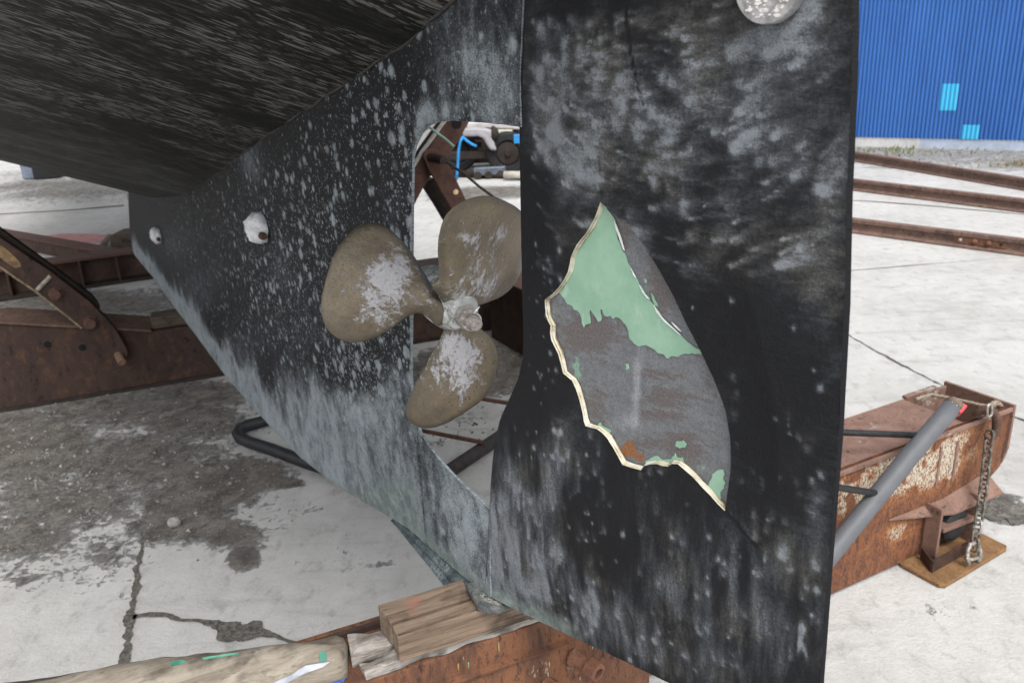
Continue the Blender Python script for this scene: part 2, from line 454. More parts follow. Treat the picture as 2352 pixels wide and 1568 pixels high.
# ---- blue shed
shed = thing('shed', Wa, 'tall shed of blue corrugated sheet on a low pale plinth beyond the rails', 'shed')
def wall_at(px): 
    p = on_plane(px, 330, Wa, Wn); return (p - Wa).dot(Wt)
s0, s1 = wall_at(1490), wall_at(2760)
zbot = on_plane(2160, 318.5, Wa, Wn).z
pitch = (wall_at(2352) - wall_at(1968)) / 40.0
def corrug(sa, sb, za, zb, off, thick, ph=0):
    m = MB(); k = int((sb - sa) / pitch * 10); fr, bk = [], []
    for i in range(k + 1):
        s_ = sa + (sb - sa) * i / k
        o = .010 * math.cos(2 * math.pi * s_ / pitch) + off
        for z in (za, zb): fr.append(Wa + Wt * s_ + Wn * o + Z * z)
        for z in (za, zb): bk.append(Wa + Wt * s_ + Wn * (o - thick) + Z * z)
    nf = len(fr)
    fs = []
    for i in range(k):
        a = 2 * i
        fs.append((a, a + 2, a + 3, a + 1)); fs.append((nf + a, nf + a + 1, nf + a + 3, nf + a + 2))
    m.add(fr + bk, fs)
    return m
t = MT('blue_sheet', .6, 0, .3)
n = t.noise(t.map(t.oc, (1, 1, .25)), 3, 5, .6); n2 = t.noise(None, 22, 3, .7)
c = t.mix(t.ss(n, .3, .7), (.028, .105, .33), (.036, .128, .39))
c = t.mix(t.ss(n2, .66, .74, 0, .45), c, (.12, .22, .45))
m_blue = t.done(c, n2, .1, .002)
corrug(s0, s1, zbot, 6.5, 0, .004).build('corrugated_wall', m_blue, shed, smooth=True)
t = MT('skylight_sheet', .7, 0, .2)
m_cyan = t.done((.055, .40, .66), None)
def rnd_pitch(s): return (round(s / pitch - .5) + .5) * pitch
for (xa, xb, ya, yb) in ((2143, 2184, 193, 254), (2205, 2245, 287, 319.5), (2346, 2390, 270, 320)):
    a = rnd_pitch(wall_at(xa)); b = rnd_pitch(wall_at(xb))
    zt = on_plane((xa + xb) / 2, ya, Wa, Wn).z; zb_ = max(zbot + .002, on_plane((xa + xb) / 2, yb, Wa, Wn).z)
    corrug(a, b, zb_, zt, .008, .004).build('skylight_panel', m_cyan, shed, smooth=True)
m_plinth = plain('plinth_concrete', (.5, .5, .5), .9, 0, .15, 6)
m_plinth2 = plain('plinth_painted', (.36, .42, .52), .9, 0, .12, 6)
sm = wall_at(2112)
for a, b, mt in ((s0, sm, m_plinth), (sm + .002, s1, m_plinth2)):
    q = MB(); A = Wa + Wt * a; B = Wa + Wt * b
    q.hexa([A - Wn * .012, B - Wn * .012, B - Wn * .25, A - Wn * .25], [p + Z * (zbot - .002) for p in (A - Wn * .012, B - Wn * .012, B - Wn * .25, A - Wn * .25)])
    q.build('plinth', mt, shed)
q = MB(); A, B = Wa + Wt * (s0 + .02) - Wn * .3, Wa + Wt * s1 - Wn * .3
q.hexa([A, B, B - Wn * 8, A - Wn * 8], [p + Z * 6.45 for p in (A, B, B - Wn * 8, A - Wn * 8)])
q.build('shed_body', m_blue, shed)

# ---- weeds and scraps at the foot of the shed
m_weed = plain('weeds', (.17, .19, .10), .9, 0, .5, 40)
m_dry = plain('dry_grass', (.25, .22, .14), .9, 0, .4, 40)
def weeds(spots, mat, name, label_cat=None, seed=0):
    rr = random.Random(seed); m = MB()
    for px, py, r, k, h in spots:
        c = on_z(px, py)
        for _ in range(k):
            p = c + V((rr.gauss(0, r), rr.gauss(0, r * .6), 0)); a = rr.uniform(0, 6.28); hh = h * rr.uniform(.4, 1); wd = .012
            e = V((math.cos(a), math.sin(a), 0)); l = V((rr.uniform(-.5, .5), rr.uniform(-.5, .5), 1)) * hh
            m.add([p - e * wd, p + e * wd, p + l * .6 + e * wd * .7, p + l, p + l * .6 - e * wd * .7], [(0, 1, 2, 3, 4)])
    return setting(m.build(name, mat), 'stuff')
weeds([(2052, 347, .22, 26, .10), (2066, 351, .2, 16, .08), (2010, 345, .2, 14, .06), (2120, 350, .4, 24, .05), (2180, 349, .4, 14, .05), (1985, 346, .2, 10, .05), (2270, 353, .6, 14, .04)], m_weed, 'weeds', seed=1)
weeds([(2335, 381, .12, 40, .07), (2352, 379, .1, 40, .12), (2290, 380, .3, 20, .04), (2130, 350, .5, 50, .06), (2180, 382, .6, 24, .03)], m_dry, 'dry_grass', seed=2)

# ---- rails
m_rail = rust_mat('rail_steel', (.13, .082, .066), (.21, .13, .105), (.25, .165, .13), scale=1.2, stretch=(1, 1, 1))
def rail(pa, pb, ext0, ext1, h, label):
    a, b = on_z(*pa), on_z(*pb); tt = (b - a).normalized(); A, B = a - tt * ext0, b + tt * ext1; nn = tt.cross(Z)
    if nn.dot(-a) < 0: nn = -nn
    r = thing('rail', A, label, 'rail', 'rusty rails across the yard')
    prof = [(-.055, 0), (.055, 0), (.055, .010), (.012, .026), (.008, .04), (.008, h - .045), (.032, h - .034), (.034, h - .006), (.028, h), (-.028, h), (-.034, h - .006), (-.032, h - .034), (-.008, h - .045), (-.008, .04), (-.012, .026), (-.055, .010)]
    m = MB(); o = nn * -.055
    m.prism([A + o + nn * x + Z * (z + .004) for x, z in prof], B - A)
    m.build('rail_bar', m_rail, r)
    return r, a, tt, nn
rail((1968, 372.6), (2352, 439), 9, 3, .125, 'rusty rail lying farthest off, closest to the blue shed')
rail((1968, 440), (2352, 490), 4, 3, .125, 'rusty rail lying in the middle of the three on pale concrete')
r3, ra, rt, rn = rail((1962, 537), (2352, 590), 3, 3, .125, 'rusty rail nearest the boat with a bolted joint plate')
def r3pt(px, py): return on_plane(px, py, ra - rn * .047, rn)
jl, jr = (r3pt(2197, 557) - ra).dot(rt), (r3pt(2311, 575) - ra).dot(rt)
m_plate = rust_mat('joint_rust', (.13, .065, .042), (.22, .10, .055), (.28, .15, .10), scale=3, stretch=(1, 1, 1))
q = MB(); c = ra + rt * (jl + jr) / 2 - rn * .040 + Z * .062
q.box(c, rt * (jr - jl) / 2, rn * .007, Z * .030)
fish = q.build('joint_plate', m_plate, r3, bevel=.003)
for k, mm in ((.09, 0), (.38, 1), (.66, 1), (.90, 0)):
    q = MB(); p = ra + rt * (jl + (jr - jl) * k) - rn * .033 + Z * .064
    if mm: q.lathe(p, rn, [(0, .022), (.012, .022), (.02, .016), (.024, .006)], 14); q.build('bolt', m_plate, r3, smooth=True)
    else: q.lathe(p, rn, [(-.002, .012), (.0015, .012)], 14); q.build('bolt_hole', plain('hole_light' if k < .5 else 'hole_dark', (.55, .55, .54) if k < .5 else (.02, .015, .012), .9), r3)

# ================================================================== BOAT
boat = thing('boat', KP + V((0, 0, -KP.z)), 'black painted sailing boat on stands seen from its stern with a bronze propeller', 'boat')
m_keel = paint_mat('keel_paint', (.0095, .0103, .0122), (.095, .108, .121), (.31, .35, .38))
m_rud = paint_mat('rudder_paint', (.0098, .0104, .0122), (.056, .0615, .070), (.185, .203, .225), spots=False, flow=True, warm=(.064, .064, .062))

# ---- keel with the deadwood above the propeller opening
kpx_bottom = [(1126, 1370), (1110, 1358), (1060, 1320), (1000, 1268), (940, 1215), (905, 1193), (830, 1150), (760, 1105), (690, 1050), (640, 1000), (590, 945), (520, 866), (450, 770), (400, 705), (350, 635), (312, 590), (302, 572), (298, 530), (295, 470), (295, 425)]
kpx_hole = [(1195, 292), (1120, 283), (1040, 278), (1010, 279), (985, 288), (965, 308), (953, 332), (947, 362), (945, 500), (944, 700), (943, 860), (946, 920), (955, 965), (966, 995), (985, 1025), (1010, 1057), (1040, 1090), (1070, 1120), (1095, 1142), (1124, 1168)]
ko = [kuv(*p) for p in kpx_bottom]
ko += [(6.9, 1.10), (4.9, 1.2), (3.744, 1.36), (2.309, 1.68), (1.648, 1.83), (1.29, 1.93), (.93, 2.02)]
ko += [kuv(1201, 0), kuv(1194, 150)] + [kuv(*p) for p in kpx_hole]
ko = roughen(ko, .012, .0006, 4)
# grid finer near the camera
us = [0.9]
while us[-1] < 6.9: us.append(us[-1] + .006 * max(1, us[-1] / 1.6) ** 1.7)
G = np.array([(u, v) for u in us for v in np.arange(.35, 2.02, .006 * max(1, u / 1.6) ** 1.3)])
G = G + np.random.RandomState(5).uniform(-.15, .15, G.shape) * .006
KPv, KF = cdt(ko, [], .006, G)
bot = [kuv(*p) for p in kpx_bottom[:16]]
db = dist_poly(KPv, bot, False)
def blobs(P, uvf, items, power=1.0):
    t = np.zeros(len(P))
    for px, py, rx, ry, rot, wgt in items:
        c = np.array(uvf(px, py)); cr, sr = math.cos(math.radians(rot)), math.sin(math.radians(rot))
        ex = np.array(uvf(px + rx * cr, py - rx * sr)) - c; ey = np.array(uvf(px - ry * sr, py - ry * cr)) - c
        A = np.array([ex, ey]).T
        q = np.linalg.inv(A) @ (P - c).T
        t += wgt * np.exp(-((q ** 2).sum(0)) ** power)
    return t
u, v = KPv[:, 0], KPv[:, 1]
nz = fbm(u * 9, v * 5, 5, 3); nf = fbm(u * 40, v * 16, 4, 8)
bw = .11 + .085 * sstep(u, 3.5, 1.6)
chalk = 1.3 * sstep(db / bw + (nz - .5) * 1.7 + (nf - .5) * .6, 2.0, .25) * (.3 + .75 * nf + .65 * nz)
chalk += blobs(KPv, kuv, [(880, 1010, 120, 110, 0, .55), (760, 920, 110, 60, -35, .45), (900, 880, 40, 60, 0, .35), (1040, 1180, 60, 60, 0, .45), (960, 320, 14, 70, -15, .6), (1000, 260, 90, 26, 8, .5), (1130, 200, 60, 90, 0, .32),
    (1080, 130, 60, 60, 0, .25), (575, 380, 30, 45, 10, .45), (560, 340, 30, 20, 35, .3), (650, 620, 40, 60, 10, .22), (400, 560, 60, 80, -40, .25), (440, 680, 60, 100, -35, .30), (540, 800, 60, 80, -35, .25), (700, 760, 110, 90, 0, .16), (330, 520, 30, 70, 0, .12),
    (900, 480, 40, 120, 0, .12), (820, 700, 80, 80, 0, .12)]) * (.5 + 1.0 * nf)
chalk -= blobs(KPv, kuv, [(670, 1010, 40, 60, 20, .6), (940, 1020, 14, 60, 0, .35), (780, 850, 60, 60, 0, .35), (1080, 1130, 22, 12, -40, .5)])
# upper dull area beside the hull stays dark
chalk += .06 + .34 * sstep(u, 1.34, 1.15) * sstep(v, 1.40, 1.5) * (.3 + 1.2 * nf)
spot = np.clip(.42 + blobs(KPv, kuv, [(850, 850, 140, 170, 0, .55), (880, 260, 130, 130, 0, .38), (1100, 200, 80, 120, 0, .4), (650, 650, 190, 220, 0, .42), (560, 500, 120, 90, 0, .15), (920, 480, 40, 160, 0, .45), (740, 470, 70, 140, 0, .2)]) - .35 * sstep(u, 4.2, 6.0), 0, 1.1)
lowg = sstep(v, .86, .70) * sstep(u, 1.9, 1.5) * (.35 + .9 * nz) + .6 * sstep(db, .03, .0)
lowg += blobs(KPv, kuv, [(930, 1130, 40, 40, 0, .8), (850, 1150, 60, 30, -30, .6)]) * nz * 1.6
rim = sstep(dist_poly(KPv, [kuv(*p) for p in kpx_hole[8:]], False), .009, .003) * (.3 + nf) * 1.2
chalk = chalk + rim
seam = kuv(932, 700)[0]
ds = np.abs(u - (seam - .012 * (v - .9)))
chalk = np.clip(np.minimum(chalk, .84 + .5 * (nz - .45) + .45 * (nf - .5) - .3 * sstep(u, 2.2, 1.5) * (1 - nz)) - .5 * sstep(ds, .004, .001) * (v < 1.25), 0, 1.0)
wave = (nf - .5) * .0015
K3 = [kpt(a, b, o) for a, b, o in zip(u, v, wave * np.clip(dist_poly(KPv, ko) / .02, 0, 1))]
mb = MB(); mb.v = list(K3)
KA, KB, KC = (KPv[KF[:, k]] for k in range(3))
cr = (KB[:, 0] - KA[:, 0]) * (KC[:, 1] - KA[:, 1]) - (KB[:, 1] - KA[:, 1]) * (KC[:, 0] - KA[:, 0])
want = FW.cross(Z).dot(N)          # + when counter-clockwise faces port
mb.f = [tuple(f if c * want > 0 else f[::-1]) for f, c in zip(KF.tolist(), cr)]
nfront = len(mb.v)
kth = lambda a: .005 + .16 * float(sstep(np.array(a), 1.4, 2.6)) * (1 - .6 * float(sstep(np.array(a), 4.5, 6.9)))
n = len(ko)
b0 = len(mb.v)
mb.v += [kpt(a, b) for a, b in ko] + [kpt(a, b, -kth(a)) for a, b in ko]
mb.f += [(b0 + i, b0 + n + i, b0 + n + (i + 1) % n, b0 + (i + 1) % n) for i in range(n)]
b1 = len(mb.v)
mb.v += [kpt(a, b, -kth(a)) for a, b in KPv]
mb.f += [tuple(b1 + i for i in (f if c * want < 0 else f[::-1])) for f, c in zip(KF.tolist(), cr)]
def ext(a, fill): return np.concatenate([a, np.full(2 * n, fill), a])
pl = np.stack([np.concatenate([u, [p[0] for p in ko] * 2, u]), np.concatenate([v, [p[1] for p in ko] * 2, v]), np.zeros(len(mb.v))], 1)
keel = mb.build('keel', m_keel, boat, attrs={'chalk': ext(chalk, .9), 'spot': ext(spot, .3), 'green': ext(np.clip(lowg, 0, 1), .25), 'pl': pl})

# ---- shoe under the keel
m_shoe = rust_mat('shoe_paint', (.040, .058, .068), (.12, .15, .16), (.022, .020, .018), pale=(.22, .26, .27), pale_amt=.15, scale=4.5, stretch=(1, 1, 1))
sp_ = [(898, 1194), (920, 1208), (950, 1234), (1000, 1282), (1040, 1322), (1080, 1358), (1100, 1376), (1112, 1388)]
m = MB(); rings = []
for i, p in enumerate(sp_):
    a, b = kuv(*p); f = i / (len(sp_) - 1); wd = .0015 + .0245 * min(1, f * 1.5)
    g_ = min(1, f * 2.2)
    rings.append([kpt(a, b + .016 * g_, .001), kpt(a, b + .011 * g_, wd * .40), kpt(a, b + .003 * g_, wd * .55), kpt(a, b - .003 * g_, wd * .42), kpt(a, b - .007 * g_, wd * .8), kpt(a, b - .012 * g_, wd), kpt(a, b - .018 * g_, wd * .8), kpt(a, b - .020 * g_, wd * .3), kpt(a, b - .020 * g_, -.02), kpt(a, b + .010, -.02)])
k = len(rings[0]); m.v = [q for r in rings for q in r]
m.f = [(i * k + j, i * k + (j + 1) % k, (i + 1) * k + (j + 1) % k, (i + 1) * k + j) for i in range(len(rings) - 1) for j in range(k)] + [tuple(range(k)), tuple((len(rings) - 1) * k + j for j in range(k))]
shoe = m.build('keel_shoe', m_shoe, boat, smooth=True)
e = shoe.modifiers.new('edge', 'EDGE_SPLIT'); e.split_angle = R_(50)
m = MB()
za = KP.z - .045
foot = [on_z(*p, .748) for p in ((1070, 1352), (1098, 1402), (1120, 1412), (1150, 1410), (1178, 1398), (1186, 1390), (1150, 1362), (1110, 1345))]
m.prism(foot, Z * .014)
m.build('shoe_foot', rust_mat('foot_paint', (.05, .065, .075), (.16, .17, .165), (.12, .075, .045), pale=(.34, .33, .30), pale_amt=.5, scale=5, stretch=(1, 1, 1)), boat, bevel=.004)

# ---- hull bottom
cs = [(-.6, 2.25), (.4, 1.98), (.95, 1.80), (1.113, 1.766), (1.29, 1.714), (1.648, 1.637), (2.309, 1.496), (3.01, 1.332), (3.744, 1.166), (4.9, 1.01), (6.186, .905), (8, .86), (11, .95), (13, 1.2)]
cxs = [c[0] for c in cs]; czs = [c[1] for c in cs]
ss_ = [.62]
while ss_[-1] < 12.5: ss_.append(ss_[-1] + .02 * max(1, ss_[-1] / 1.5))
ws = np.concatenate([np.arange(0, .9, .02), np.arange(.9, 1.26, .05)])
WM = float(ws[-1])
def hull_z(s, w_):
    kk = np.interp(s, [0, 3, 9, 13], [.85, 1.0, 1.15, .35])       # half beam at the turn of the bilge
    z = np.interp(s, cxs, czs) + .40 * w_
    return z + .9 * max(0, w_ - kk * .85) ** 2 * 6
m = MB(); PLc = []
for sgn in (1, -1):
    b = len(m.v)
    for s_ in ss_:
        for w_ in ws:
            off = w_ if sgn > 0 else w_ + kth(s_)
            m.v.append(K0 + FW * s_ + N * sgn * (off - (.004 if w_ == 0 else 0)) + Z * (hull_z(s_, w_)))
            PLc.append((s_, w_ * 1.08, 0))
    kw = len(ws)
    for i in range(len(ss_) - 1):
        for j in range(kw - 1):
            f = (b + i * kw + j, b + i * kw + j + 1, b + (i + 1) * kw + j + 1, b + (i + 1) * kw + j)
            m.f.append(f if sgn > 0 else f[::-1])
# deck-side cap so that the hull is a closed dark volume above
b = len(m.v)
for s_ in ss_:
    for sg in (1, -1):
        m.v.append(K0 + FW * s_ + N * sg * (WM if sg > 0 else WM + kth(s_)) + Z * (hull_z(s_, WM) + .5)); PLc.append((s_, 1.9, 0))
for i in range(len(ss_) - 1):
    m.f.append((b + 2 * i, b + 2 * i + 2, b + 2 * i + 3, b + 2 * i + 1))
m.v += [K0 + FW * .62 + Z * 1.94 + N * .0, K0 + FW * .62 + N * WM + Z * (hull_z(.62, WM)), K0 + FW * .62 - N * WM + Z * hull_z(.62, WM), K0 + FW * .62 - N * WM + Z * (hull_z(.62, WM) + .5), K0 + FW * .62 + N * WM + Z * (hull_z(.62, WM) + .5)]
PLc += [(.6, 1, 0)] * 5
L_ = len(m.v); m.f.append((L_ - 5, L_ - 4, L_ - 1, L_ - 2, L_ - 3))
PLc = np.array(PLc)
t = MT('hull_paint', .7, 0, .15)
p = t.attr('pl', True)
q1 = t.map(p, (1, .13, 1), (0, 0, R_(-6))); q2 = t.map(p, (1, .09, 1), (0, 0, R_(4)))
f1 = t.noise(q1, 120, 6, .72, .3); f2 = t.noise(q2, 150, 4, .65); f3 = t.noise(t.map(p, (1, .4, 1)), 5, 4, .6); f4 = t.noise(p, 300, 2, .6)
far = t.attr('far')
col = t.mix(t.ss(t.addm(t.addm(f1, t.mul(far, .14)), t.mul(t.sub(f3, .5), .25)), .44, .72), (.0068, .0067, .0066), (.032, .0315, .0305))
col = t.mix(t.mul(t.ss(t.addm(f2, t.mul(t.sub(f3, .5), .5)), .56, .68), .8), col, (.095, .092, .085))
for sc, rot, am in ((80, -5, .52), (130, -2, .52), (220, -7, .5)):
    qv = t.map(t.n('VectorMath', {0: p, 1: t.n('VectorMath', {0: t.n('TexNoise', {'Vector': p, 'Scale': 60.0, 'Detail': 3.0}, None, 'Color'), 1: (.006, .03, 0)}, {'operation': 'MULTIPLY'})}, {'operation': 'ADD'}), (1, .19, 1), (0, 0, R_(rot)), loc=(sc, 0, 0))
    dv = t.vor(qv, sc); rv = t.sep(t.vor(qv, sc, 'Color'))[0]
    k_ = t.mul(t.ss(t.sub(t.mul(t.ma('POWER', rv, 1.8), am), dv), -.08, .10), t.ss(t.addm(f3, t.mul(far, -.2)), .36, .54))
    col = t.mix(t.mul(k_, .8), col, (.16, .158, .152))
col = t.mix(t.mul(t.mul(t.ss(far, .1, 1.0), t.ss(f3, .35, .65, .25, .7)), t.ss(f1, .35, .6)), col, (.095, .10, .096))
m_hull = t.done(col, t.addm(f1, t.mul(f4, .3)), .3, .002)
m.build('hull', m_hull, boat, smooth=True, attrs={'pl': PLc, 'far': sstep(PLc[:, 0], 2.2, 3.8) * sstep(PLc[:, 0], 7, 5)})
# paint bead where hull meets the keel
m_bead = plain('seam_sealant', (.035, .034, .033), .8, 0, .5, 120)
m = MB()
m.tube([kpt(s_, hull_z(s_, 0) + .003 + .002 * math.sin(s_ * 37), .002 + .002 * math.sin(s_ * 23)) for s_ in np.arange(1.0, 5.5, .04)], .0028, 8)
m.build('seam_bead', m_bead, boat, smooth=True)

# ---- anodes
t = MT('anode_zinc', .8, 0, .3)
nn1 = t.noise(None, 90, 4, .7); nn2 = t.noise(None, 25, 4, .6)
m_anode = t.done(t.mix(t.ss(nn1, .35, .7), (.62, .63, .65), (.82, .83, .86)), t.addm(nn1, nn2), .7, .004)
m_bolt = rust_mat('rusty_bolt', (.09, .045, .03), (.16, .08, .045), (.05, .03, .02), scale=6, stretch=(1, 1, 1))
def lump(m, c, ax, ay, az, seed, amp=.08, nu=22, nv=14):
    rr = np.random.RandomState(seed); o = rr.uniform(0, 50, 2); b = len(m.v)
    for i in range(nv + 1):
        for j in range(nu):
            th, ph = math.pi * i / nv, 2 * math.pi * j / nu
            d = V((math.sin(th) * math.cos(ph), math.sin(th) * math.sin(ph), math.cos(th)))
            r = 1 + amp * (float(fbm(np.array([d.x * 2.3 + o[0] + d.z]), np.array([d.y * 2.3 + o[1] - d.z]), 3)[0]) - .5) * 2
            m.v.append(V(c) + (ax * d.x + ay * d.y + az * d.z) * r)
    for i in range(nv):
        for j in range(nu):
            m.f.append((b + i * nu + j, b + (i + 1) * nu + j, b + (i + 1) * nu + (j + 1) % nu, b + i * nu + (j + 1) % nu))
for px, py, sd_ in ((604, 522, 1), (367, 539, 2)):
    a, b = kuv(px, py)
    m = MB(); lump(m, kpt(a, b, .012), FW * .056, Z * .045, N * .040, sd_, .30)
    an = m.build('anode', m_anode, boat, smooth=True)
    c = kpt(a - .056, b - .014, .018)
    m = MB(); m.lathe(c - FW * -.012, -FW, [(0, .011), (.022, .011), (.024, .008), (.034, .008)], 8); m.build('stud', m_bolt, an)
    m = MB(); m.lathe(kpt(a + .054, b + .012, .010), FW, [(0, .006), (.03, .005)], 8); m.build('stud', m_bolt, an)
a, b = kuv(293, 455)
m = MB(); lump(m, kpt(a + .05, b, -.05), FW * .09, Z * .055, N * .05, 4, .1); m.build('anode', plain('anode_grey', (.3, .36, .36), .8, 0, .3, 60), boat, smooth=True)

# ---- rudder
rim_px = [(357,65),(348,92),(330,140),(290,210),(245,265),(220,320),(205,390),(185,430),(160,465),(130,495),(98,520),(103,590),(110,612),(125,640),(122,670),(128,705),(145,740),(160,770),(172,815),(183,860),(225,895),(243,935),(255,970),(275,1050),(280,1085),(288,1107),(340,1120),(365,1138),(390,1165),(415,1205),(435,1240),(460,1287),(500,1300),(545,1312),(560,1292),(590,1284),(620,1283),(645,1292),(670,1295),(690,1282),(720,1284),(755,1315),(790,1345),(830,1390),(870,1430),(905,1470),(937,1502)]
rim_r = [(945,1440),(955,1370),(961,1330),(963,1220),(960,1160),(950,1100),(942,1050),(930,1010),(912,960),(900,930),(880,880),(860,840),(842,800),(820,755),(790,695),(760,640),(700,510),(670,455),(640,400),(605,340),(570,290),(535,235),(500,190),(488,168),(468,150),(440,142),(415,118),(400,105),(380,85),(366,72)]
hole = [ruv(*zR(*p)) for p in rim_px + rim_r]
hole = roughen(hole, .009, .0004, 9)
ro_px = [(1210,-160),(1205,0),(1200,110),(1194,200),(1193,300),(1196,500),(1198,600),(1200,700),(1202,780),(1200,825),(1190,870),(1170,915),(1148,965),(1137,1010),(1131,1060),(1127,1110),(1124,1180),(1119,1260),(1115,1340),(1116,1365),(1165,1390),(1187,1401),(1300,1455),(1435,1518),(1531,1565),(1610,1603),(1700,1645),(1885,1725)]
tr_px = [(1888,1568),(1897,1450),(1908,1300),(1920,1150),(1932,1000),(1940,850),(1948,700),(1950,600),(1953,450),(1960,300),(1966,150),(1968,0),(1970,-160)]
def tr_in(p): return (p[0] - (9 if p[1] < 900 else 5), p[1])
outer = [ruv(*p) for p in ro_px] + [ruv(*tr_in(p)) for p in tr_px]
outer = roughen(outer, .02, .0005, 11)
RP, RF = cdt(outer, [hole], .0034)
u, v = RP[:, 0], RP[:, 1]
n1 = fbm(u * 14, v * 14, 5, 21); n2 = fbm(u * 50, v * 50, 4, 22); n3 = fbm((u * .5 + v * .86) * 14, (u * .86 - v * .5) * 45, 5, 23); n4 = fbm(u * 60, v * 11, 5, 24); n5 = fbm((u * .5 + v * .86) * 70, (u * .86 - v * .5) * 22, 4, 25)
low = sstep(v, .42, .30)          # lower half of the blade: vertical wisps
tex = (1 - low) * (.55 * n3 + .45 * n1) + low * (.62 * n4 + .38 * n1)
haze = blobs(RP, ruv, [(1240, 200, 50, 170, 0, .8), (1400, 250, 170, 90, -20, .5), (1340, 400, 90, 110, -25, .75), (1300, 300, 70, 90, 0, .5), (1500, 300, 130, 80, 20, .38), (1700, 200, 170, 130, 25, .38), (1860, 110, 110, 110, 30, .5), (1840, 330, 110, 110, 25, .42), (1920, 420, 40, 180, 0, .6), (1780, 90, 70, 40, 20, .45),
    (1700, 560, 120, 150, 30, .22), (1880, 620, 70, 150, 10, .38), (1600, 440, 120, 80, 20, .25), (1905, 800, 40, 160, 0, .32), (1350, 60, 60, 70, -30, .35), (1320, 520, 60, 60, -20, .35), (1640, 130, 60, 60, 20, .25), (1330, 150, 90, 60, -15, .35),
    (1165, 1180, 60, 110, 0, 1.1), (1190, 1290, 90, 70, -25, 1.3), (1290, 1340, 110, 60, -25, .8), (1400, 1440, 130, 40, -25, .6), (1150, 1330, 40, 60, 0, .7), (1270, 1020, 60, 70, 10, .55), (1340, 1060, 60, 40, 10, .32), (1300, 970, 40, 40, 0, .3), (1250, 1130, 50, 70, 0, .42), (1450, 1180, 60, 80, 0, .28), (1510, 1250, 50, 80, 0, .26), (1560, 1330, 70, 80, 10, .3), (1420, 1400, 110, 40, -25, .5), (1650, 1430, 120, 90, 10, .34), (1790, 1400, 80, 120, 0, .3), (1880, 1200, 24, 120, 0, .45), (1680, 1200, 60, 60, 0, .28), (1800, 1250, 80, 60, 0, .26), (1500, 1500, 110, 40, -25, .4), (1720, 1520, 110, 60, 0, .32), (1690, 1300, 16, 160, 3, .3), (1740, 1330, 10, 160, 2, .3), (1590, 1270, 22, 40, 0, .28)])
haze -= blobs(RP, ruv, [(1460, 90, 130, 60, -5, .45), (1240, 420, 40, 50, -30, .5), (1235, 640, 45, 260, 0, .8), (1230, 900, 50, 160, 0, .5), (1420, 1240, 90, 90, 0, .4), (1500, 1440, 50, 60, 10, .25), (1780, 980, 90, 190, 0, .6), (1720, 720, 60, 60, 30, .4), (1530, 430, 80, 30, -20, .25), (1660, 380, 90, 40, 30, .2), (1360, 1130, 60, 60, 0, .35), (1560, 620, 60, 120, 40, .22), (1350, 480, 20, 30, 0, .2)])
texE = np.clip((tex - .5) * 2.3 + .5, 0, 1)
hz = np.where(haze < 0, haze * .45, 1 - np.exp(-1.05 * np.clip(haze, 0, None)))
haze = np.clip(hz * (.86 - .28 * (1 - low)) * (.42 + 1.0 * texE) + (texE - .5) * .20 + .15, -.1, .85)
# scuff marks: a bright head with a fading tail, drifting aft and down on the upper blade
rr = random.Random(12)
sc_ = np.zeros(len(RP))
def scuff(px, py, L, W, ang, wgt):
    c = np.array(ruv(px, py)); e = np.array(ruv(px + math.cos(ang) * 10, py + math.sin(ang) * 10)) - c; e /= np.hypot(*e); f = np.array([-e[1], e[0]])
    q = RP - c; a = q @ e; b = q @ f
    wv = W * (1 + np.clip(a, 0, L) / L * 1.6)
    m_ = np.exp(-(b / wv) ** 2) * np.where(a < 0, np.exp(-(a / (W * .8)) ** 2), np.exp(-np.clip(a, 0, None) / L * 2.0))
    np.maximum(sc_, wgt * m_, out=sc_)
for _ in range(420):
    px = rr.uniform(1215, 1900); py = rr.uniform(5, 640)
    if rr.random() < .45: px, py = rr.uniform(1220, 1620), rr.uniform(40, 420)
    ang = R_(40 - (px - 1200) / 700 * 85 + rr.gauss(0, 9))
    scuff(px, py, rr.uniform(.012, .06), rr.choice((.0018, .0022, .003, .004, .006, .009)), ang, rr.uniform(.15, .7))
for _ in range(230):
    px = rr.uniform(1130, 1880); py = rr.uniform(960, 1560)
    if rr.random() < .3: px = rr.uniform(1130, 1400)
    scuff(px, py, rr.uniform(.01, .035), rr.uniform(.0022, .006), R_(-90 + rr.gauss(0, 8)), rr.uniform(.12, .5))
chips = np.zeros(len(RP))
for _ in range(110):                       # small chips, each a short bright nick
    px, py = rr.uniform(1215, 1890), rr.uniform(680, 1540)
    if rr.random() < .35: px, py = rr.uniform(1210, 1300), rr.uniform(560, 1050)
    c = np.array(ruv(px, py)); q = RP - c; r_ = rr.uniform(.002, .0042)
    np.maximum(chips, rr.uniform(.35, .9) * np.exp(-((q[:, 0] / r_) ** 2 + (q[:, 1] / (r_ * 1.3)) ** 2)), out=chips)
chips = np.maximum(chips, np.clip(1.5 * blobs(RP, ruv, [(1842, 1445, 6, 14, 0, 1.0), (1838, 1475, 5, 22, -6, .8), (1850, 1495, 4, 18, 14, .5)]) * sstep(n2, .40, .62), 0, 1.3))
chalkR = haze + sc_ * (.3 + 1.4 * n2) * 1.2 + chips * 1.1
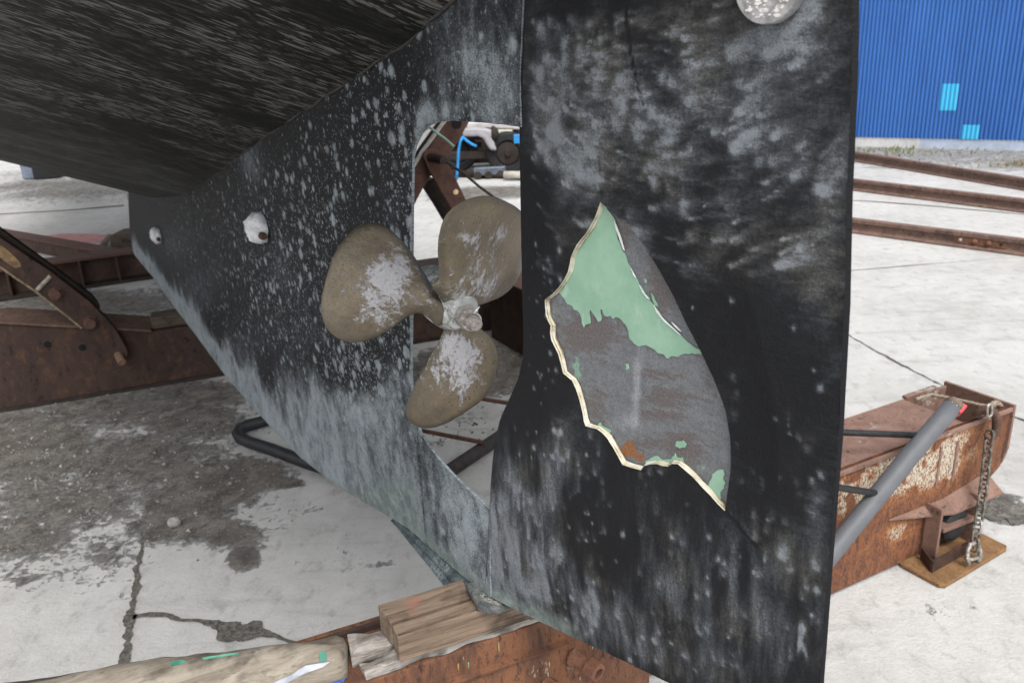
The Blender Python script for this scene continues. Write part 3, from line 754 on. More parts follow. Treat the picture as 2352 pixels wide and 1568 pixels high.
# heat-damaged outline and dark streaks, cracks
def pline(pts): return dist_poly(RP, [ruv(*p) for p in pts], False)
ck = np.minimum(pline([(1445, -20), (1447, 40), (1455, 90), (1467, 150), (1478, 200), (1490, 240)]), pline([(1383, 462), (1381, 400), (1379, 330), (1380, 290)]) * 2.2)
ck = np.minimum(ck, pline([(1665, 1172), (1690, 1200), (1715, 1228), (1740, 1250)]))
ck = np.minimum(ck, pline([(1205, -100), (1200, 120), (1196, 240)]) * .8)
chalkR = chalkR - .5 * np.exp(-(ck / .0015) ** 2)
bottom_edge = dist_poly(RP, [ruv(*p) for p in ro_px[19:]], False)
grR = sstep(bottom_edge + (n1 - .5) * .05, .055, .012) * (.55 + .7 * n1) * sstep(u, .36, .10)
ridge = np.exp(-((bottom_edge - .052) / .010) ** 2) * sstep(u, .34, .2)
do = np.minimum(dist_poly(RP, outer), dist_poly(RP, hole) * 1.0)
bulge = .010 * sstep(do, 0, .14)
crack_d = -.0006 * np.exp(-(ck / .0018) ** 2)
le = dist_poly(RP, [ruv(*p) for p in ro_px[1:20]], False)
rz = bulge + crack_d + ridge * .0012 + (n2 - .5) * .0011 + (n5 - .5) * .0016 * blobs(RP, ruv, [(1400, 240, 180, 130, 0, 1.0)])
rz += chips * .0006
rz *= np.clip(do / .004, 0, 1)
mb = MB(); mb.v = [rpt(a, b, o) for a, b, o in zip(u, v, rz)]
A_, B_, C_ = (RP[RF[:, k]] for k in range(3))
cr = (B_[:, 0] - A_[:, 0]) * (C_[:, 1] - A_[:, 1]) - (B_[:, 1] - A_[:, 1]) * (C_[:, 0] - A_[:, 0])
want = RD.cross(RV).dot(RN)
mb.f = [tuple(f if c * want > 0 else f[::-1]) for f, c in zip(RF.tolist(), cr)]
n0 = len(RP)
# trailing edge chamfer, sides and back
o_tr = [ruv(*p) for p in tr_px]
full = [ruv(*p) for p in ro_px] + o_tr
inn = [ruv(*p) for p in ro_px] + [ruv(*tr_in(p)) for p in tr_px]
bck = [ruv(*p) for p in ro_px[:-1]] + [ruv(1780, 1690)] + [ruv(p[0] - 110, p[1]) for p in tr_px]
k = len(full); b = len(mb.v)
mb.v += [rpt(*p, .0) for p in inn] + [rpt(*p, -.005) for p in full] + [rpt(*p, -.040) for p in bck]
for i in range(k):
    j = (i + 1) % k
    mb.f += [(b + i, b + k + i, b + k + j, b + j), (b + k + i, b + 2 * k + i, b + 2 * k + j, b + k + j)]
mb.f.append(tuple(b + 2 * k + i for i in range(k)))
xs = np.concatenate
flat = inn + full + bck
chx = np.concatenate([np.full(k, .05), np.full(2 * k, -.2)]); 
plR = np.stack([xs([u, [p[0] for p in flat]]), xs([v, [p[1] for p in flat]]), np.zeros(n0 + 3 * k)], 1)
rudder = mb.build('rudder', m_rud, boat, attrs={'chalk': xs([chalkR, chx]), 'green': xs([np.clip(grR, 0, .9), np.zeros(3 * k)]), 'spot': np.zeros(n0 + 3 * k), 'pl': plR})

# torn laminate edge: the wall of the hole
DEP = .0082
t = MT('torn_laminate', .7, 0, .35)
nn1 = t.noise(None, 120, 4, .7); nn2 = t.noise(t.map(t.oc, (1, 1, 1)), 40, 4, .6)
m_cream = t.done(t.mix(t.ss(nn2, .35, .65), t.mix(nn1, (.36, .325, .235), (.50, .465, .36)), (.60, .575, .49)), nn1, .5, .002)
m = MB(); k = len(hole); cxh, cyh = np.mean([p[0] for p in hole]), np.mean([p[1] for p in hole])
rr = random.Random(4)
jit = [(rr.uniform(-.0006, .0006), rr.uniform(-.0006, .0006)) for _ in hole]
cmx = lambda p, f: (p[0] + (cxh - p[0]) * f, p[1] + (cyh - p[1]) * f)
nrim = len(roughen([ruv(*zR(*p)) for p in rim_px], .009, .0004, 9, False))
lv = [([cmx(p, -.008) for p in hole], .0003), (hole, .0012), ([(cmx(p, .004)[0] + j[0], cmx(p, .004)[1] + j[1]) for p, j in zip(hole, jit)], -.0045), ([cmx(p, .012) for p in hole], -.0060), ([cmx(p, .010) for p in hole], -DEP)]
rq = random.Random(8)
ji = [rq.uniform(-1, 1) for _ in hole]; jo = [rq.uniform(-1, 1) for _ in hole]
r0 = [rpt(*cmx(p, -.003), .0004) for p in hole]
r1 = [rpt(*p, .0010) for p in hole]
r2 = [rpt(*cmx(p, .004 + .004 * a), -.0016 + .0005 * b_) for p, a, b_ in zip(hole, ji, jo)]
r3 = [rpt(*cmx(p, .006 + .006 * a), -.0022 + .0006 * b_) for p, a, b_ in zip(hole, jo, ji)]
r4 = [rpt(*cmx(p, .014 + .008 * a), -.0062 + .0010 * b_) for p, a, b_ in zip(hole, ji, jo)]
r5 = [rpt(*cmx(p, .014 + .010 * a), -.0068) for p, a in zip(hole, jo)]
r6 = [rpt(*cmx(p, .012), -DEP) for p in hole]
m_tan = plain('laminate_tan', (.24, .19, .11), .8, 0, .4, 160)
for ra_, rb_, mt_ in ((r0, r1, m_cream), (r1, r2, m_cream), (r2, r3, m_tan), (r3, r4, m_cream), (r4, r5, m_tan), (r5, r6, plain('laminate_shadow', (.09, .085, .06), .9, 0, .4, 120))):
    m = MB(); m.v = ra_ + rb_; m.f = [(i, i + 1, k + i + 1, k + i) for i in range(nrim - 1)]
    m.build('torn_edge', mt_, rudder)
m = MB(); m.v = [rpt(*p, o) for lp, o in ((hole, -.0002), ([cmx(p, -.004) for p in hole], -DEP)) for p in lp]
m.f = [(i, (i + 1) % k, k + (i + 1) % k, k + i) for i in range(nrim - 1, k)]
m.build('cut_edge', plain('cut_paint', (.012, .012, .013), .8), rudder)
# bare plate behind the torn skin
flo = [cmx(p, -.03) for p in hole]
FP, FF = cdt(flo, [], .006)
def fuv(X, Y): return ruv(*zR(X, Y), -DEP)
def fz(px, py): return ruv(px, py, -DEP)
FB = lambda items: blobs(FP, lambda a, b: fuv(a, b), items)
fn1 = fbm(FP[:, 0] * 30, FP[:, 1] * 30, 5, 31); fn2 = fbm(FP[:, 0] * 110, FP[:, 1] * 70, 4, 32)
brown = np.clip(.12 + FB([(300, 680, 190, 110, 0, .8), (640, 420, 70, 200, 0, .9), (460, 200, 60, 90, 0, .7), (330, 1020, 80, 120, 0, .55), (620, 870, 160, 40, -8, .5), (680, 960, 140, 26, -8, .7), (640, 1000, 120, 20, -8, .7), (600, 1050, 140, 26, -6, .7), (760, 1200, 120, 90, -20, .7), (880, 900, 60, 150, 0, .3), (820, 760, 100, 40, 0, .4), (560, 1190, 120, 40, 0, .5)]), 0, 1.2)
white = np.clip(FB([(525, 930, 22, 210, -3, .8), (420, 690, 14, 120, -3, .4), (615, 800, 14, 70, -2, .35), (470, 1090, 90, 60, 0, .5), (370, 1000, 60, 60, 0, .25), (620, 830, 220, 60, 0, .12)]), 0, 1)
orange = np.clip(FB([(490, 1205, 40, 45, -40, 1.1), (540, 1255, 40, 30, 0, 1.0), (470, 1250, 24, 40, 0, .6), (270, 690, 16, 30, 0, .25)]), 0, 1.2)
edge_g = np.clip(FB([(240, 850, 50, 90, -20, .6), (140, 610, 30, 90, 0, .45), (330, 1010, 50, 110, 0, .25), (760, 1260, 90, 60, -30, .35), (430, 860, 100, 24, 0, .3), (650, 890, 40, 30, 0, .3), (530, 290, 70, 14, 0, .3), (840, 1290, 40, 60, 0, .3)]), 0, 1)
mb = MB(); mb.v = [rpt(a, b, -DEP + .0003 * (x - .5)) for (a, b), x in zip(FP, fn2)]
mb.f = [tuple(f) for f in FF.tolist()]
b = len(mb.v); k = len(flo)
mb.v += [rpt(*p, -DEP - .004) for p in flo]; mb.f.append(tuple(b + i for i in range(k)))
pad = lambda a: np.concatenate([a, np.zeros(k)])
t = MT('bare_plate', .55, .15, .5)
p = t.attr('pl', True)
q1 = t.noise(t.map(p, (.35, 1, 1), (0, 0, R_(8))), 130, 5, .7, .4); q2 = t.noise(p, 320, 3, .7); q3 = t.noise(p, 70, 5, .7)
br = t.attr('brown'); wh = t.attr('white'); og = t.attr('orange'); eg = t.attr('edge_green')
col = t.mix(t.ss(q3, .3, .7), (.125, .134, .147), (.185, .195, .21))
col = t.mix(t.ss(t.addm(br, t.mul(t.sub(q1, .5), 2.0)), .34, .66), col, t.mix(q2, (.082, .072, .072), (.165, .150, .150)))
col = t.mix(t.mul(t.ss(t.addm(wh, t.mul(t.sub(q3, .5), .6)), .15, 1.0), .75), col, (.36, .38, .41))
col = t.mix(t.ss(t.addm(eg, t.mul(t.sub(q3, .5), 1.8)), .5, .6), col, (.20, .34, .28))
col = t.mix(t.ss(t.addm(og, t.mul(t.sub(q3, .5), 2.6)), .62, .8), col, t.mix(q2, (.14, .045, .015), (.36, .15, .05)))
col = t.mix(t.ss(q2, .35, .6, .4, 0), col, (.04, .035, .035))
m_plate_ = t.done(col, t.addm(q3, q2), .3, .0012)
m = mb.build('bare_plate', m_plate_, rudder, attrs={'brown': pad(brown), 'white': pad(white), 'orange': pad(orange), 'edge_green': pad(edge_g), 'pl': np.concatenate([np.column_stack([FP, np.zeros(len(FP))]), np.zeros((k, 3))])})
t = MT('green_primer', .5, 0, .4)
nn1 = t.noise(None, 26, 4, .6); nn2 = t.noise(t.map(t.oc, (1, 1, .4), (.3, .2, .4)), 60, 4, .7); nn3 = t.noise(None, 260, 3, .7)
m_green = t.done(t.mix(t.ss(nn2, .54, .72, 0, .6), t.mix(t.ss(nn1, .3, .7), (.20, .345, .25), (.255, .41, .305)), (.37, .51, .43)), t.addm(nn1, t.mul(nn3, .4)), .25, .001)
def primer(polys, name='primer_patch'):
    for i, pp in enumerate(polys):
        pp = roughen([fuv(*q) for q in pp], .004, .0011, 40 + i)
        m = MB(); m.prism([rpt(*q, -DEP + .0006) for q in pp], RN * .0009)
        m.build(name, m_green, rudder)
primer([[(340,60),(372,60),(402,110),(418,130),(428,150),(440,240),(470,300),(482,335),(520,412),(560,475),(600,535),(640,590),(680,642),(710,668),(742,692),(780,725),(840,762),(830,770),(785,766),(740,772),(720,785),(700,780),(668,792),(655,772),(625,765),(610,748),(585,735),(560,730),(540,736),(515,722),(495,700),(490,665),(480,640),(455,610),(430,598),(418,608),(405,592),(380,594),(366,562),(358,566),(362,615),(348,622),(330,590),(312,566),(306,575),(312,628),(295,632),(282,648),(272,628),(266,590),(250,568),(236,566),(225,545),(205,540),(190,512),(160,482),(130,490),(170,430),(210,360),(240,270),(300,190),(340,100)],
        [(712,1178),(745,1174),(760,1192),(755,1206),(730,1210),(708,1200)], [(905,1312),(930,1308),(938,1330),(930,1352),(942,1372),(935,1398),(918,1415),(922,1445),(905,1440),(880,1415),(862,1385),(875,1355),(880,1330)], [(476,818),(488,816),(492,838),(478,846)], [(562,420),(574,424),(576,438),(566,440)], [(594,488),(606,500),(622,535),(626,548),(612,546),(602,520)],
        [(572,1288),(566,1275),(600,1252),(625,1246),(640,1262),(690,1262),(706,1232),(715,1252),(742,1252),(748,1280),(700,1300),(620,1300)], [(350,1092),(360,1090),(362,1104),(395,1120),(408,1130),(398,1150),(370,1130),(345,1112)]])
m_white = plain('scrape_white', (.6, .63, .62), .6, 0, .1, 90)
for pts in ([(424,140),(440,180),(458,230),(474,288),(466,282),(448,228),(432,184)], [(503,370),(522,405),(527,416),(515,404)], [(543,450),(566,490),(590,514),(578,510),(556,480)], [(608,540),(630,575),(660,612),(700,648),(738,684),(730,680),(692,648),(652,612),(622,575)], [(692,620),(716,640),(738,664),(728,660),(706,640)]):
    m = MB(); m.prism([rpt(*fuv(*q), -DEP + .0018) for q in pts], RN * .0008); m.build('scrape_mark', m_white, rudder)
# zinc disc near the top
t = MT('zinc_disc', .6, .2, .5)
nn1 = t.noise(None, 70, 5, .65); dv = t.vor(None, 120)
m_zinc = t.done(t.mix(t.ss(nn1, .35, .65), (.22, .215, .22), (.40, .395, .40)), t.addm(nn1, dv), .5, .003)
c = ruv(1789, -36); e = ruv(1789 + 80, -36)
rd_ = abs(e[0] - c[0]) * .98
m = MB(); m.lathe(rpt(*c, .009), RN, [(0, rd_), (.010, rd_), (.012, rd_ * .97), (.0125, rd_ * .8), (.0125, .001)], 60)
disc = m.build('anode_disc', m_zinc, rudder, smooth=True)
e_ = disc.modifiers.new('edge', 'EDGE_SPLIT'); e_.split_angle = R_(35)
m = MB()
for k in range(60):
    a = rr.uniform(0, 6.28); r_ = rd_ * math.sqrt(rr.random()) * .86
    if math.sin(a) > .2: a = -a
    p = (c[0] + r_ * math.cos(a), c[1] + r_ * math.sin(a)); x = rr.choice((.0008, .001, .0014, .002, .003))
    m.prism([rpt(p[0] + x * math.cos(b_) * rr.uniform(.6, 1.4), p[1] + x * .6 * math.sin(b_), .0213) for b_ in np.linspace(0, 5.4, 7)], RN * .0006)
m.build('paint_flecks', plain('fleck_white', (.7, .68, .66), .6), disc)

# ---- propeller
HUB = on_plane(1046, 706, KP - N * .008, N)
AX = (-FW * math.cos(R_(9)) - Z * math.sin(R_(9))).normalized()
prop = thing('propeller', (0, 0, 0), '', '')
for k_ in ('label', 'category'): del prop[k_]
prop.parent = boat; prop.location = HUB - boat.location
t = MT('bronze', .48, .45, .5)
dd = t.attr('crust'); ed = t.attr('rim'); p = t.attr('pl', True)
q1 = t.noise(p, 10, 5, .65); q2 = t.noise(t.map(p, (.55, 1, 1), (0, 0, .5)), 42, 7, .75, .9); q3 = t.noise(p, 170, 4, .75); dv = t.vor(p, 240); rv = t.sep(t.vor(p, 240, 'Color'))[0]
col = t.mix(t.ss(q1, .3, .7), (.105, .088, .064), (.20, .16, .108))
col = t.mix(t.ss(q2, .46, .66, 0, .75), col, (.145, .128, .10))
col = t.mix(t.ss(q3, .53, .68, 0, .75), col, (.065, .054, .043))
col = t.mix(t.mul(t.ss(t.addm(ed, t.mul(t.sub(q1, .5), .8)), .2, .9), .7), col, (.10, .085, .06))
sp1 = t.mul(t.ss(t.sub(t.mul(t.ma('POWER', rv, 4.0), .5), dv), -.05, .12), t.ss(q1, .45, .6, .2, .9))
col = t.mix(sp1, col, (.05, .042, .038))
q5 = t.noise(t.map(p, (.5, 1, 1), (0, 0, .5)), 95, 6, .75, .8)
m_ = t.mul(t.ss(t.addm(t.mul(dd, 1.12), t.addm(t.mul(t.sub(q2, .5), 2.4), t.addm(t.mul(t.sub(q5, .5), 2.6), t.mul(t.sub(q3, .5), 1.4)))), .44, .98), .92)
col = t.mix(m_, col, t.mix(q3, (.30, .30, .32), (.58, .58, .61)))
m_bronze = t.done(col, t.addm(t.mul(m_, .8), t.addm(q2, t.mul(q3, .6))), .6, .003, t.ss(m_, 0, .6, .42, .8))
blades = [
 ([(800,655),(785,650),(745,600),(715,545),(690,500),(655,435),(620,380),(580,325),(540,285),(500,248),(460,225),(425,213),(390,209),(355,214),(320,225),(280,250),(240,285),(203,328),(170,375),(142,430),(120,490),(103,545),(90,600),(78,650),(73,690),(73,745),(80,790),(92,828),(110,860),(132,888),(160,910),(193,932),(230,945),(265,951),(300,950),(340,942),(380,930),(420,913),(460,890),(500,862),(540,835),(572,808),(600,790),(625,778),(650,770),(670,770),(690,775),(715,790),(740,810),(790,850),(870,790)], [(430, 640, 190, 230, -15, .62), (480, 560, 110, 150, -20, .4), (540, 420, 60, 90, 0, .5), (180, 620, 50, 40, 0, .45), (330, 800, 90, 50, 0, .5), (680, 700, 110, 50, -20, .5), (400, 560, 90, 120, 0, .35)]),
 ([(760,615),(770,600),(795,580),(803,555),(808,480),(808,440),(810,400),(818,345),(830,300),(848,247),(870,200),(898,163),(930,130),(968,102),(1010,80),(1050,66),(1090,58),(1125,59),(1160,65),(1195,77),(1230,95),(1262,112),(1290,132),(1330,170),(1365,230),(1388,300),(1400,370),(1402,440),(1395,510),(1378,570),(1350,630),(1310,672),(1260,692),(1200,705),(1150,712),(1100,720),(1050,727),(1000,735),(978,745),(900,780),(830,720)], [(1040, 420, 150, 190, 0, .55), (1150, 260, 60, 70, 0, .45), (1030, 560, 90, 60, 0, .6), (870, 640, 90, 70, -30, .75), (1100, 640, 120, 40, 0, .35), (960, 300, 60, 30, 0, .45)]),
 ([(815,880),(800,915),(780,960),(760,995),(740,1030),(720,1070),(700,1110),(675,1155),(650,1200),(628,1248),(610,1290),(597,1330),(588,1370),(584,1402),(592,1430),(608,1452),(628,1470),(650,1482),(675,1490),(700,1493),(730,1491),(760,1485),(805,1470),(850,1450),(900,1421),(950,1390),(995,1360),(1040,1330),(1073,1293),(1100,1250),(1122,1205),(1140,1160),(1150,1115),(1155,1070),(1153,1035),(1145,1000),(1131,965),(1110,930),(1088,905),(1060,880),(1030,860),(1000,845),(940,800),(860,790)], [(880, 950, 120, 90, 0, 1.0), (790, 1120, 90, 90, -30, .75), (960, 1060, 110, 120, 0, .75), (930, 1200, 70, 80, 0, .6), (720, 1300, 60, 80, 0, .25), (1050, 1200, 40, 60, 0, .35)])]
for bi, (pts, crust) in enumerate(blades):
    cen = (sum(p[0] for p in pts) / len(pts), sum(p[1] for p in pts) / len(pts))
    tip = on_plane(*zP(*cen), HUB, AX) - HUB
    rad = (tip - AX * tip.dot(AX)).normalized(); tan = AX.cross(rad)
    pitch_ = R_(24)
    nb = (Matrix.Rotation(pitch_, 3, rad) @ AX).normalized(); tb = nb.cross(rad)
    def b2(px, py):
        q = on_plane(px, py, HUB, nb) - HUB; return (q.dot(rad), q.dot(tb))
    po = [b2(*zP(*p)) for p in pts]
    # smooth closed outline
    po2 = []
    for i in range(len(po)):
        p0_, p1_, p2_, p3_ = (np.array(po[(i + k) % len(po)]) for k in (-1, 0, 1, 2))
        for tt in (0, .5): po2.append(tuple(.5 * ((2 * p1_) + (-p0_ + p2_) * tt + (2 * p0_ - 5 * p1_ + 4 * p2_ - p3_) * tt ** 2 + (-p0_ + 3 * p1_ - 3 * p2_ + p3_) * tt ** 3)))
    BP, BF = cdt(po2, [], .006)
    de = dist_poly(BP, po2)
    rr_ = np.hypot(BP[:, 0], BP[:, 1])
    th = .0035 * np.sqrt(np.clip(de / .012, 0, 1)) + .010 * sstep(de, 0, .07) + .012 * sstep(rr_, .12, .05) * sstep(de, 0, .02)
    tw = .35 * BP[:, 1] * sstep(BP[:, 0], .22, .05) * 0
    cup = -.05 * np.clip(BP[:, 0], 0, 1) ** 2 * 2
    mid = cup - .8 * BP[:, 1] ** 2 + .0012 * (fbm(BP[:, 0] * 25, BP[:, 1] * 25, 4, 50 + bi) - .5)
    mb = MB()
    F3 = lambda z: [HUB + rad * a + tb * b_ + nb * zz for (a, b_), zz in zip(BP, z)]
    mb.v = F3(mid + th) + F3(mid - th)
    nB = len(BP)
    A_, B_, C_ = (BP[BF[:, k]] for k in range(3))
    cr = (B_[:, 0] - A_[:, 0]) * (C_[:, 1] - A_[:, 1]) - (B_[:, 1] - A_[:, 1]) * (C_[:, 0] - A_[:, 0])
    want = rad.cross(tb).dot(nb)
    for f, c_ in zip(BF.tolist(), cr):
        f = f if c_ * want > 0 else f[::-1]
        mb.f += [tuple(f), tuple(nB + i for i in f[::-1])]
    # stitch the rim
    cnt = {}
    for f in BF.tolist():
        for a_, b_ in ((f[0], f[1]), (f[1], f[2]), (f[2], f[0])): cnt[(min(a_, b_), max(a_, b_))] = cnt.get((min(a_, b_), max(a_, b_)), 0) + 1
    for (a_, b_), c_ in cnt.items():
        if c_ == 1: mb.f.append((a_, b_, nB + b_, nB + a_))
    cru = np.clip(blobs(BP, lambda X, Y: b2(*zP(X, Y)), crust), 0, 1.1)
    rim_ = sstep(de, .02, .0)
    plb = np.column_stack([BP[:, 0] + bi * 3, BP[:, 1], np.zeros(nB)])
    ob = mb.build('blade', m_bronze, prop, smooth=True, attrs={'crust': np.concatenate([cru, cru]), 'rim': np.concatenate([rim_, rim_]), 'pl': np.concatenate([plb, plb])})
    bm = bmesh.new(); bm.from_mesh(ob.data); bmesh.ops.recalc_face_normals(bm, faces=bm.faces); bm.to_mesh(ob.data); bm.free()
t = MT('verdigris', .75, .1, .4)
q2 = t.noise(t.map(t.oc, (1, 1, 1)), 70, 5, .7, .6); q1 = t.noise(None, 24, 4, .6)
m_verd = t.done(t.mix(t.ss(q1, .42, .62), t.mix(t.ss(q2, .4, .62), (.16, .16, .15), (.52, .53, .54)), t.mix(q2, (.14, .165, .155), (.42, .45, .44))), q2, .7, .004)
m = MB(); m.lathe(HUB - AX * .055, AX, [(-.055, .036), (-.035, .042), (.02, .046), (.05, .043), (.072, .034), (.082, .029), (.087, .024)], 28)
hub = m.build('hub', m_verd, prop, smooth=True)
m_nut = rust_mat('shaft_nut', (.20, .18, .165), (.34, .31, .29), (.45, .43, .42), scale=5, stretch=(1, 1, 1))
m = MB(); m.lathe(HUB + AX * .031, AX, [(0, .019), (.002, .0205), (.020, .0205), (.022, .018), (.024, .012)], 6)
m.build('shaft_nut', m_nut, prop, bevel=.0015)
m = MB(); m.lathe(HUB + AX * .054, AX, [(0, .0135), (.010, .0135), (.012, .0115), (.022, .0105), (.024, .007)], 16)
m.build('shaft_end', m_nut, prop, smooth=False)
pm_ = MB(); c0 = HUB + AX * .062; sdv = AX.cross(Z).normalized()
pm_.tube([c0 + (sdv * math.cos(a) + AX.cross(sdv) * math.sin(a)) * .015 for a in np.linspace(.3, 4.6, 14)] + [c0 + sdv * -.012 + Z * .026 + AX * .004], .0016, 6)
pm_.build('split_pin', plain('pin_steel', (.5, .5, .48), .35, .7), prop, smooth=True)
m = MB(); m.tube([HUB - AX * .02, HUB - AX * (1.37 - (HUB - K0).dot(FW))], .015, 16); m.build('shaft', m_bronze, prop, smooth=True, attrs={'crust': np.full(32, .3), 'rim': np.zeros(32), 'pl': np.zeros((32, 3))})

# ================================================================== STEEL AND TIMBER UNDER AND AROUND THE BOAT
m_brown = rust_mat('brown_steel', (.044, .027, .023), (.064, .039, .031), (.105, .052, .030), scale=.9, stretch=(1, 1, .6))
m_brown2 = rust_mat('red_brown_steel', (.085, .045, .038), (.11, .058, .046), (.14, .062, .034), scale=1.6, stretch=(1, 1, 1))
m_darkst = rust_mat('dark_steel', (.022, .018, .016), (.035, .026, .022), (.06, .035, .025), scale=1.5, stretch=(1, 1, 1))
m_scr = plain('scraped_steel', (.30, .27, .23), .7, .1, .35, 40)

# ---- cradle: long beam behind the boat with two hinged support arms
Ba, Bb = on_z(0, 945), on_z(515, 860)
Bt = (Bb - Ba).normalized(); Bn = Bt.cross(Z)
if Bn.dot(-Ba) < 0: Bn = -Bn
def bpt(x, z, o=0.0): return Ba + Bt * x + Z * z + Bn * o
def bxz(px, py, o=0.0):
    p = on_plane(px, py, Ba + Bn * o, Bn); return ((p - Ba).dot(Bt), p.z)
crd = thing('cradle', Ba, 'rust brown steel cradle beam with hinged support arms lying behind the keel', 'cradle')
m = MB(); prof = [(-1.3, .004), (-1.3, .50), (.10, .475), (.43, .40), (.62, .355), (.80, .315), (1.30, .315), (1.45, .42), (2.3, .46), (3.0, .46), (3.0, .004)]
m.prism([bpt(x, z) for x, z in prof], -Bn * .26)
m.build('beam', m_brown, crd, bevel=.012)
m = MB(); 
for (x0, z0, x1, z1) in ((-1.3, .50, .10, .475), (.10, .475, .43, .40), (.43, .40, .80, .315)):
    m.hexa([bpt(x0, z0 + .002, .012), bpt(x1, z1 + .002, .012), bpt(x1, z1 + .002, -.27), bpt(x0, z0 + .002, -.27)], [bpt(x0, z0 + .014, .012), bpt(x1, z1 + .014, .012), bpt(x1, z1 + .014, -.27), bpt(x0, z0 + .014, -.27)])
m.build('flange', rust_mat('flange_rust', (.10, .06, .045), (.16, .095, .07), (.20, .13, .10), scale=1.5, stretch=(1, 1, 1)), crd)
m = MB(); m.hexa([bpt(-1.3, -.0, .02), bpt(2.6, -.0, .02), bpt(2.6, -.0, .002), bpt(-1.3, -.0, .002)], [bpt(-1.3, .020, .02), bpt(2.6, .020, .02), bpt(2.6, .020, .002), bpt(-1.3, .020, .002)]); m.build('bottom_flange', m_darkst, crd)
for X, Y in ((315, 975), (545, 995)):
    x, z = bxz(*zA(X, Y)); m = MB(); m.lathe(bpt(x, z, -.004), Bn, [(0, .019), (.0055, .019)], 14); m.build('bolt_hole', plain('black_hole', (.006, .005, .005), .9), crd)
def slab(poly_px, conv, o, thick, name, mat, parent, bev=.006):
    m = MB(); m.prism([bpt(*bxz(*conv(*p), o), o) for p in poly_px], -Bn * thick)
    return m.build(name, mat, parent, bevel=bev)
arm = slab([(-420, -60), (0, 270), (330, 490), (590, 690), (655, 755), (700, 800), (760, 870), (800, 935), (835, 1000), (846, 1040), (835, 1070), (800, 1095), (770, 1085), (690, 1010), (600, 905), (545, 870), (430, 775), (240, 640), (0, 480), (-420, 190)], zA, .06, .045, 'support_arm', m_brown, crd)
m = MB()      # dark channel web set back behind the arm's face plate
m.prism([bpt(*bxz(*zA(X, Y), .02), .014) for X, Y in [(-420, -120), (0, 215), (320, 445), (600, 650), (640, 700), (660, 745), (560, 700), (0, 300), (-420, 0)]], -Bn * .045)
m.build('arm_channel', m_darkst, arm, bevel=.005)
for X, Y, r_ in ((370, 640, .03), (600, 832, .032)):
    x, z = bxz(*zA(X, Y), .06); m = MB(); m.lathe(bpt(x, z, .058), Bn, [(0, r_ * 1.25), (.008, r_ * 1.25), (.009, r_), (.022, r_), (.028, r_ * .8)], 8); m.build('bolt', m_brown2, arm)
x, z = bxz(*zA(780, 1045), .06); m = MB(); m.lathe(bpt(x, z, .05), (Bn - Z * .35 + Bt * .25), [(0, .022), (.075, .022), (.08, .018)], 12); m.build('pin', m_scr if False else rust_mat('pin_rust', (.16, .10, .07), (.24, .15, .10), (.3, .2, .14), scale=4), arm, smooth=False)
m = MB(); a_, b_ = bpt(*bxz(*zA(335, 522), .06), .062), bpt(*bxz(*zA(246, 615), .06), .062); m.tube([a_, a_.lerp(b_, .5), b_], .011, 8); m.build('weld_bead', m_scr, arm)
m = MB(); m.tube([bpt(*bxz(*zA(X, Y), .06), .060) for X, Y in ((0, 462), (80, 520), (240, 628), (345, 712), (440, 785), (540, 868))], .006, 6); m.build('edge_scrape', plain('bare_edge', (.22, .17, .11), .7, 0, .5, 50), arm)
m = MB(); cc = [bpt(*bxz(*zA(X, Y), .06), .0605) for X, Y in ((-40, 300), (20, 330), (80, 380), (130, 430), (140, 462), (100, 470), (50, 440), (-10, 390), (-60, 350))]
m.prism(cc, Bn * .0012); m.build('worn_patch', plain('worn_ochre', (.23, .15, .075), .8, 0, .5, 20), arm)
# second arm, seen through the propeller opening
a2 = slab([(760, -260), (1020, -260), (800, 110), (730, 232), (640, 390), (545, 527), (440, 640), (330, 765), (250, 900), (150, 1095), (60, 1280), (-60, 960), (130, 660), (262, 480), (400, 270), (530, 92)], zK, .02, .05, 'support_arm', m_brown2, crd)
slab([(258, 500), (262, 465), (300, 428), (350, 405), (420, 425), (465, 470), (545, 570), (640, 740), (790, 1050), (1240, 1930), (1010, 1930), (640, 1210), (450, 880), (340, 690)], zK, .08, .02, 'arm_leg', m_brown2, a2)
slab([(285, 880), (340, 790), (395, 760), (560, 1040), (650, 1205), (1020, 1930), (870, 1930), (570, 1345), (420, 1090)], zK, -.08, .08, 'arm_leg', m_darkst, a2)
m = MB(); q_ = [(-60, 920), (150, 600), (250, 440), (520, 70), (640, -120)]
m.tube([bpt(*bxz(*zK(*p), .03), .03) for p in q_], .012, 6); m.build('arm_flange', plain('bright_flange', (.42, .40, .37), .7, 0, .3, 20), a2)
m = MB(); q_ = [(-60, 860), (140, 545), (235, 400), (480, 62), (600, -130)]
m.tube([bpt(*bxz(*zK(*p), .0), .0) for p in q_], .014, 6); m.build('arm_flange', m_darkst, a2)
m = MB(); m.tube([bpt(*bxz(*zK(345, 512), .08), .07), bpt(*bxz(*zK(435, 525), .12), .12), bpt(*bxz(*zK(500, 545), .16), .16)], .026, 12); m.build('hinge_pin', m_darkst, a2)
for X, Y, r_, mt in ((650, 924, .016, plain('bright_bolt', (.7, .5, .3), .6)), (660, 112, .03, plain('black_hole2', (.006, .005, .005), .9))):
    x, z = bxz(*zK(X, Y), .08); m = MB(); m.lathe(bpt(x, z, .075), Bn, [(0, r_), (.008, r_)], 12); m.build('bolt', mt, a2)
m = MB(); m.tube([bpt(*bxz(*zK(520, 555), .14), .14), bpt(*bxz(*zK(760, 715), .12), .12), bpt(*bxz(*zK(930, 860), .1), .1), bpt(*bxz(*zK(1125, 1002), .08), .08), bpt(*bxz(*zK(1300, 1130), .06), .06)], .008, 8)
tag(m.build('hose', m_darkst, None, smooth=True), 'thin black hose running down from the hinge of the farther brown support arm', 'hose')
